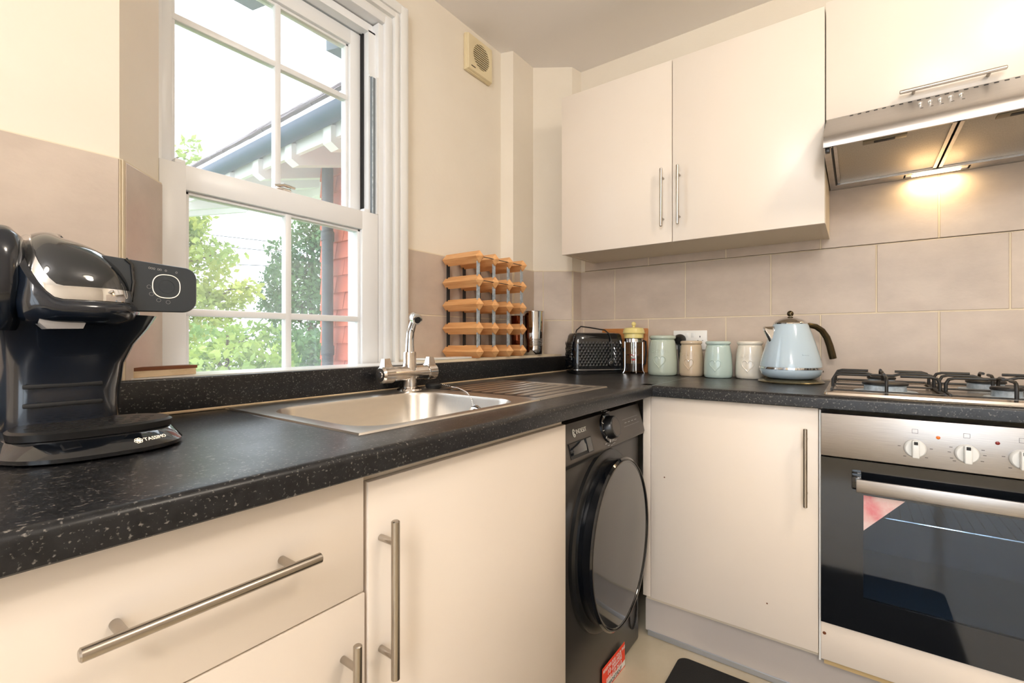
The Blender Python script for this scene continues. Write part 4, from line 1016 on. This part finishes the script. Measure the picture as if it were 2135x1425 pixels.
# ================================================================ LEDGE: WINE RACK, CUPS, PACKING
ZLg = 1.0035
WR = thing('wine_rack', 'pine and galvanised steel wine rack on the window ledge', 'wine rack', (1.56, 1.30, ZLg))
xs = [1.418 + .0995 * k for k in range(4)]; rx0, rx1 = 1.180, 1.394
half = .0245
zs = [ZLg + half + .0004 + k * .0945 for k in range(5)]
for j, z_ in enumerate(zs):
    for i, x_ in enumerate(xs):
        b = B(); c_ = half
        def dia(y, s): return [(x_ - c_ * s, y, z_), (x_, y, z_ + c_ * s), (x_ + c_ * s, y, z_), (x_, y, z_ - c_ * s)]
        b.loft([dia(rx0, .05), dia(rx0 + .020, 1), dia(rx1 - .012, 1), dia(rx1, .3)])
        rl = b.obj('rail', 'wood_rack', WR, smooth=False)
for i, x_ in enumerate(xs):
    for y_, m in ((rx0 + .028, 'galvanised'), (rx1 - .022, 'dark_steel')):
        t_ = .0012
        for a, c in zip(zs, zs[1:]):
            B().box(x_ - .009, x_ + .009, y_ - t_, y_ + t_, a + half * .72, c - half * .72).obj('strap', m, WR, smooth=False)
for j in (3, 4):
    B().box(xs[0] - .006, xs[-1] + .006, rx0 + .0145, rx0 + .017, zs[j] - .0012, zs[j] + .0012).obj('cross_strap', 'dark_steel', WR, smooth=False)
def tin(name, label, x, y, r0, r1, h, m, group=None):
    t = thing(name, label, 'cup', (x, y, ZLg)); z = ZLg + .0004
    B().lathe([(r0 * .9, z), (r0, z + .004), (r0 + (r1 - r0) * .1, z + h * .13), (r0 + (r1 - r0) * .5, z + h * .5), (r1 - .001, z + h * .985), (r1, z + h), (r1 - .003, z + h), (r1 - .004, z + h * .97), (r0 - .002, z + .01)], (x, y, 0), 48, cap=True).obj('body', m, t, ang=50)
    for k in range(6):
        zz_ = z + h * (.22 + .028 * k); rr = r0 + (r1 - r0) * (.22 + .028 * k) + .0003
        B().lathe([(rr, zz_ - .0018), (rr + .0011, zz_), (rr, zz_ + .0018)], (x, y, 0), 40, cap=False).obj('ring_groove', m, t)
    return t
tin('shaker_tin', 'tall polished steel shaker tin standing beside the wine rack', 1.874, 1.246, .041, .052, .208, 'chrome')
tin('shaker_cup', 'amber brown shaker cup standing behind the wine rack', 1.800, 1.290, .027, .033, .185, 'amber')
b = B(); b.box(1.155, 1.392, 1.2185, 1.2865, ZLg + .0002, ZLg + .0065, .001); tag(b.obj('offcut_board', 'white_gloss'), 'thin white board lying on the ledge beside the architrave', 'board')
b = B(); b.loft([[(.312, 1.2225, .9962), (.452, 1.262, .9962), (.445, 1.298, .9962), (.345, 1.262, .9962)], [(.312, 1.2225, 1.0100), (.452, 1.262, 1.0100), (.445, 1.298, 1.0100), (.345, 1.262, 1.0100)]]); tag(b.obj('wood_offcut', 'packing', smooth=False), 'pale wooden offcut lying on the sill, under another strip', 'offcut')
b = B(); b.loft([[(.313, 1.224, 1.0104), (.455, 1.263, 1.0104), (.446, 1.296, 1.0104), (.346, 1.263, 1.0104)], [(.313, 1.224, 1.0175), (.455, 1.263, 1.0175), (.446, 1.296, 1.0175), (.346, 1.263, 1.0175)]]); tag(b.obj('wood_offcut', 'brown_edge', smooth=False), 'dark-edged wooden strip lying on the pale offcut by the window', 'offcut')

# extractor fan on the wall
EF = thing('extractor_fan', 'square cream extractor fan with round slatted grille on the wall', 'extractor fan', (1.635, YL, zr(1.28)))
fx0, fx1, fz0_, fz1_ = 1.548, 1.722, zr(1.198), zr(1.362)
B().box(fx0, fx1, 1.388, 1.4045, fz0_, fz1_, .004).obj('backplate', 'fan_cream', EF)
cf = V(((fx0 + fx1) / 2 + .008, 1.379, (fz0_ + fz1_) / 2 + .006)); R_ = .056
b = B(); NN = 48                                 # cover with a round hole
sq = []
for k in range(NN):
    a = 2 * pi * k / NN; m_ = max(abs(cos(a)), abs(sin(a))); sq.append((cos(a) / m_, sin(a) / m_))
def sqr(s, y): return [V(((fx0 + fx1) / 2 + q[0] * (fx1 - fx0) / 2 * s, y, (fz0_ + fz1_) / 2 + q[1] * (fz1_ - fz0_) / 2 * s)) for q in sq]
def cir(r, y): return [V((cf.x + r * cos(2 * pi * k / NN), y, cf.z + r * sin(2 * pi * k / NN))) for k in range(NN)]
b.loft([sqr(.955, 1.388), sqr(.955, 1.381), sqr(.93, 1.377), cir(R_ + .004, 1.377), cir(R_, 1.379), cir(R_, 1.387)], cap=False); b.obj('cover', 'fan_cream', EF)
b = B(); b.loft([cir(R_ - .0002, 1.3868), cir(R_ - .0002, 1.3862)]); b.obj('duct', 'fan_dark', EF)
for k in range(11):
    z_ = cf.z + (k - 5) * .0098; hw_ = math.sqrt(max(0, R_ ** 2 - (z_ - cf.z) ** 2)) - .001
    if hw_ > .008: B().box(cf.x - hw_, cf.x + hw_, 1.379, 1.3835, z_ - .0018, z_ + .0018).obj('slat', 'fan_cream', EF, smooth=False)
B().box(fx0 + .022, fx0 + .05, 1.3762, 1.3768, fz0_ + .02, fz0_ + .024).obj('vent_slit', 'fan_dark', EF, smooth=False)

# floor mat
b = B(); rr = rrect(.55, 1.615, -.30, .480, .03, .001, 6)
b.loft([rr, rrect(.55, 1.615, -.30, .480, .03, .007, 6), rrect(.556, 1.609, -.294, .474, .026, .010, 6)])
tag(b.obj('floor_mat', 'mat_black'), 'black ribbed doormat lying on the vinyl floor', 'mat')

# ================================================================ OUTSIDE
GZ = -2.6
struct(B().box(-14, 22, 1.9, 34, GZ - .1, GZ).obj('ground', 'lawn', smooth=False), 'lawn beyond the house')
# wing of the house with hanging tiles
NW = thing('house_wing', 'tile-hung wing of the house with gutter and rafter tails', 'building', (2.4, 2.6, GZ))
xw, ye = 1.78, 2.86
B().box(xw, 4.6, 1.60, ye, GZ, zr(1.2)).obj('wall', 'render_white', NW, smooth=False)
tw, th_ = .165, .108
th_mesh = None
for r_ in range(21):
    z0 = zr(-.78) + r_ * th_
    off = (r_ % 2) * tw / 2
    for k in range(9):
        y0 = ye - off - k * tw + (.0 if k else 0)
        if y0 - tw < 1.60 or z0 > zr(1.13): continue
        if th_mesh is None:
            b = B(); g = .0025
            b.loft([[(-.030, g, 0), (-.012, g, 0), (.004, g, th_ + .03), (-.006, g, th_ + .03)], [(-.030, tw - g, 0), (-.012, tw - g, 0), (.004, tw - g, th_ + .03), (-.006, tw - g, th_ + .03)]])
            o = b.obj('hanging_tile', 'terracotta', None, smooth=False); o.parent = NW; th_mesh = o.data
        else:
            o = bpy.data.objects.new('hanging_tile', th_mesh); COL.objects.link(o); o.parent = NW
        o.location = V((xw, y0 - tw, z0)) - OFF[NW]; o.rotation_euler = (random.uniform(-.012, .012), random.uniform(-.02, .01), 0)
for r_ in range(21):                              # corner tiles seen edge-on
    z0 = zr(-.78) + r_ * th_
    if z0 > zr(1.13): continue
    o = bpy.data.objects.new('corner_tile', th_mesh); COL.objects.link(o); o.parent = NW
    o.location = V((xw + tw - .02, ye, z0)) - OFF[NW]; o.rotation_euler = (0, 0, rad(90) + pi)
    o.rotation_euler = (0, 0, rad(-90)); o.location = V((xw - .018, ye + .002, z0)) - OFF[NW]
xg, zgut = 1.34, zr(1.135)
b = B(); n_ = 10; rg = .055
prof_ = [(xg + rg * cos(a), zgut + rg * sin(a)) for a in [pi + pi * k / n_ for k in range(n_ + 1)]]
prof2 = [(xg + (rg - .006) * cos(a), zgut + (rg - .006) * sin(a)) for a in [2 * pi - pi * k / n_ for k in range(n_ + 1)]]
b.loft([[V((x, 1.72, q)) for x, q in prof_ + prof2], [V((x, 4.6, q)) for x, q in prof_ + prof2]]); b.obj('gutter', 'gutter_grey', NW)
B().box(xg + .058, xg + .08, 1.70, 4.6, zgut - .10, zgut + .03).obj('fascia_board', 'render_white', NW, smooth=False)
for k in range(8):
    y_ = 1.80 + k * .38
    b = B(); b.prism([(xg + .03, y_ - .035, zgut - .045), (xg + .03, y_ - .035, zgut - .13), (xg + .075, y_ - .035, zgut - .155), (2.0, y_ - .035, zgut + .02), (2.0, y_ - .035, zgut + .10)], (0, .07, 0)); b.obj('rafter_tail', 'render_white', NW, smooth=False)
b = B(); b.prism([(xg + .085, 1.7, zgut - .02), (2.2, 1.7, zgut + .28), (2.2, 1.7, zgut + .31), (xg + .085, 1.7, zgut + .01)], (0, 2.9, 0)); b.obj('soffit', 'render_white', NW, smooth=False)
B().box(2.0, 2.1, ye, 3.9, zr(1.10), zr(1.36)).obj('upper_wall', 'render_white', NW, smooth=False)
rm = None
for r_ in range(8):
    for k in range(17):
        x_ = xg - .02 + r_ * .105; z_ = zgut + .055 + r_ * .100; y_ = 1.72 + (k + .5 * (r_ % 2)) * .17
        if rm is None:
            b = B(); b.loft([[(0, .002, 0), (.15, .002, .143), (.139, .002, .153), (-.011, .002, .012)], [(0, .168, 0), (.15, .168, .143), (.139, .168, .153), (-.011, .168, .012)]])
            o = b.obj('roof_tile', 'roof_tile', None, smooth=False); o.parent = NW; rm = o.data
        else:
            o = bpy.data.objects.new('roof_tile', rm); COL.objects.link(o); o.parent = NW
        o.location = V((x_, y_, z_)) - OFF[NW]; o.rotation_euler = (random.uniform(-.02, .02), random.uniform(-.03, .03), 0)
B().tube([(xw - .085, 2.69, GZ), (xw - .085, 2.69, zr(.80)), (xw - .085, 2.69, zr(1.08)), (xw - .11, 2.69, zr(1.14))], .034, 14).obj('downpipe', 'pipe_black', NW)
for z_ in (-.1, .62): B().tube([(xw - .085, 2.69, zr(z_)), (xw - .085, 2.69, zr(z_ + .06))], .040, 14).obj('pipe_collar', 'pipe_black', NW)
# own eaves over the window
EV = thing('roof_eaves', 'overhanging eaves of the roof above the sash window', 'eaves', (.8, 1.8, zr(1.35)))
B().box(-.6, 1.55, 1.86, 1.885, zr(1.345), zr(1.50)).obj('fascia_board', 'terracotta', EV, smooth=False)
B().box(-.6, 1.55, 1.62, 1.86, zr(1.43), zr(1.45)).obj('soffit', 'render_white', EV, smooth=False)
for k in range(4):
    x_ = .02 + k * .405
    b = B(); b.prism([(x_ - .045, 1.90, zr(1.40)), (x_ - .045, 1.90, zr(1.285)), (x_ - .045, 1.80, zr(1.262)), (x_ - .045, 1.62, zr(1.34)), (x_ - .045, 1.62, zr(1.43))], (.09, 0, 0)); b.obj('rafter_tail', 'rafter_paint', EV, smooth=False)

# trees: leaves nobody could count, one crown per tree
import numpy as np
def leaves(name, m, blobs, n, size, parent, seed):
    rg_ = np.random.default_rng(seed); vs_, fs = [], []
    wts = np.array([q[3] * q[4] * q[5] for q in blobs]) ** .8; wts /= wts.sum()
    idx = rg_.choice(len(blobs), n, p=wts)
    d = rg_.normal(size=(n, 3)); d /= np.linalg.norm(d, axis=1)[:, None]
    rad_ = rg_.uniform(.35, 1.0, n) ** .5
    bl = np.array(blobs)[idx]; c = bl[:, :3] + d * rad_[:, None] * bl[:, 3:6] * (1 + rg_.normal(0, .10, (n, 1)))
    a = rg_.normal(size=(n, 3)); a /= np.linalg.norm(a, axis=1)[:, None]
    q = rg_.normal(size=(n, 3)); e = np.cross(a, q); e /= np.linalg.norm(e, axis=1)[:, None]
    s = size * rg_.uniform(.6, 1.3, (n, 1))
    P = np.stack([c - a * s, c - e * s * .55, c + a * s, c + e * s * .55], 1).reshape(-1, 3)
    if parent in OFF: P = P - np.array(OFF[parent])
    me = bpy.data.meshes.new(name); me.from_pydata(P.tolist(), [], [(4 * k, 4 * k + 1, 4 * k + 2, 4 * k + 3) for k in range(n)])
    me.materials.append(MATS[m]); o = bpy.data.objects.new(name, me); COL.objects.link(o); o.parent = parent
    o['kind'] = 'stuff'; return o
F2, R2 = V((cos(rad(36.3)), sin(rad(36.3)), 0)), V((sin(rad(36.3)), -cos(rad(36.3)), 0))
def at(u, v, t): return F2 * t + R2 * ((u - 1067.5) / 976.7 * t) + V((0, 0, CZ - (v - 708) / 976.7 * t))
def tree(name, label, m, blobs_px, t, n, size, seed, trunk_u, cat='tree', group=None):
    bl = []
    for u, v, ru, rv in blobs_px:
        p = at(u, v, t + random.uniform(-.3, .3)); k = t / 976.7; bl.append((p.x, p.y, p.z, ru * k, ru * k, rv * k))
    base = at(trunk_u, 708, t); base.z = GZ
    tr_ = thing(name, label, cat, base, group=group)
    leaves('crown', m, bl, n, size, tr_, seed)
    top = max(q[2] for q in bl)
    pts = [base, base + V((.05, .02, 1.2)), V((base.x - .03, base.y, (base.z + top) / 2 + .5)), V((base.x + .02, base.y, top))]
    B().tube(pts, [.11, .08, .05, .012], 8).obj('trunk', 'bark', tr_)
    b = B()
    for q in bl[:10]: b.tube([V((base.x, base.y, q[2] - q[5] * 1.2)), V(q[:3])], [.022, .006], 6)
    b.obj('branch', 'bark', tr_)
    return tr_
tree('maple_tree', 'yellow-green maple tree outside the window', 'leaf_maple', [(370, 470, 60, 60), (420, 440, 30, 45), (390, 560, 85, 60), (450, 530, 50, 30), (480, 610, 60, 28), (430, 640, 80, 40), (350, 660, 110, 70), (330, 480, 90, 130), (520, 600, 30, 18), (395, 315, 26, 30), (375, 380, 30, 50)], 5.7, 6500, .043, 1, 330)
tree('conifer_tree', 'dark green conifer beside the tile-hung wing', 'leaf_dark', [(640, 520, 45, 60), (610, 600, 60, 60), (660, 480, 35, 45), (640, 660, 75, 90), (700, 560, 60, 120), (590, 560, 35, 30), (580, 640, 40, 40), (575, 520, 22, 20)], 7.6, 9000, .040, 2, 650)
tree('garden_shrub', 'light yellow-green garden shrub below the maple', 'leaf_shrub', [(420, 720, 80, 45), (520, 700, 70, 32), (480, 770, 120, 60), (560, 750, 70, 50), (370, 780, 90, 70), (450, 850, 160, 80)], 3.8, 5500, .033, 3, 470, 'shrub')
tree('garden_hedge', 'deep green hedge growing at the foot of the wing', 'leaf_hedge', [(620, 730, 50, 50), (660, 760, 50, 60), (600, 790, 60, 50), (700, 740, 60, 60), (640, 860, 90, 80)], 5.7, 6000, .032, 4, 640, 'hedge')
for k, (v0_, v1_) in enumerate(((488, 508), (510, 527), (548, 556))):
    b = B(); b.tube([at(200, v0_ - 18, 12), at(440, v0_ + 2, 12), at(600, v1_, 12), at(900, v1_ + 10, 12)], .011, 5)
    tag(b.obj('overhead_cable', 'cable'), 'thin overhead cable crossing the sky, %s of the three' % ('topmost', 'middle one', 'lowest')[k], 'cable', 'overhead cables')
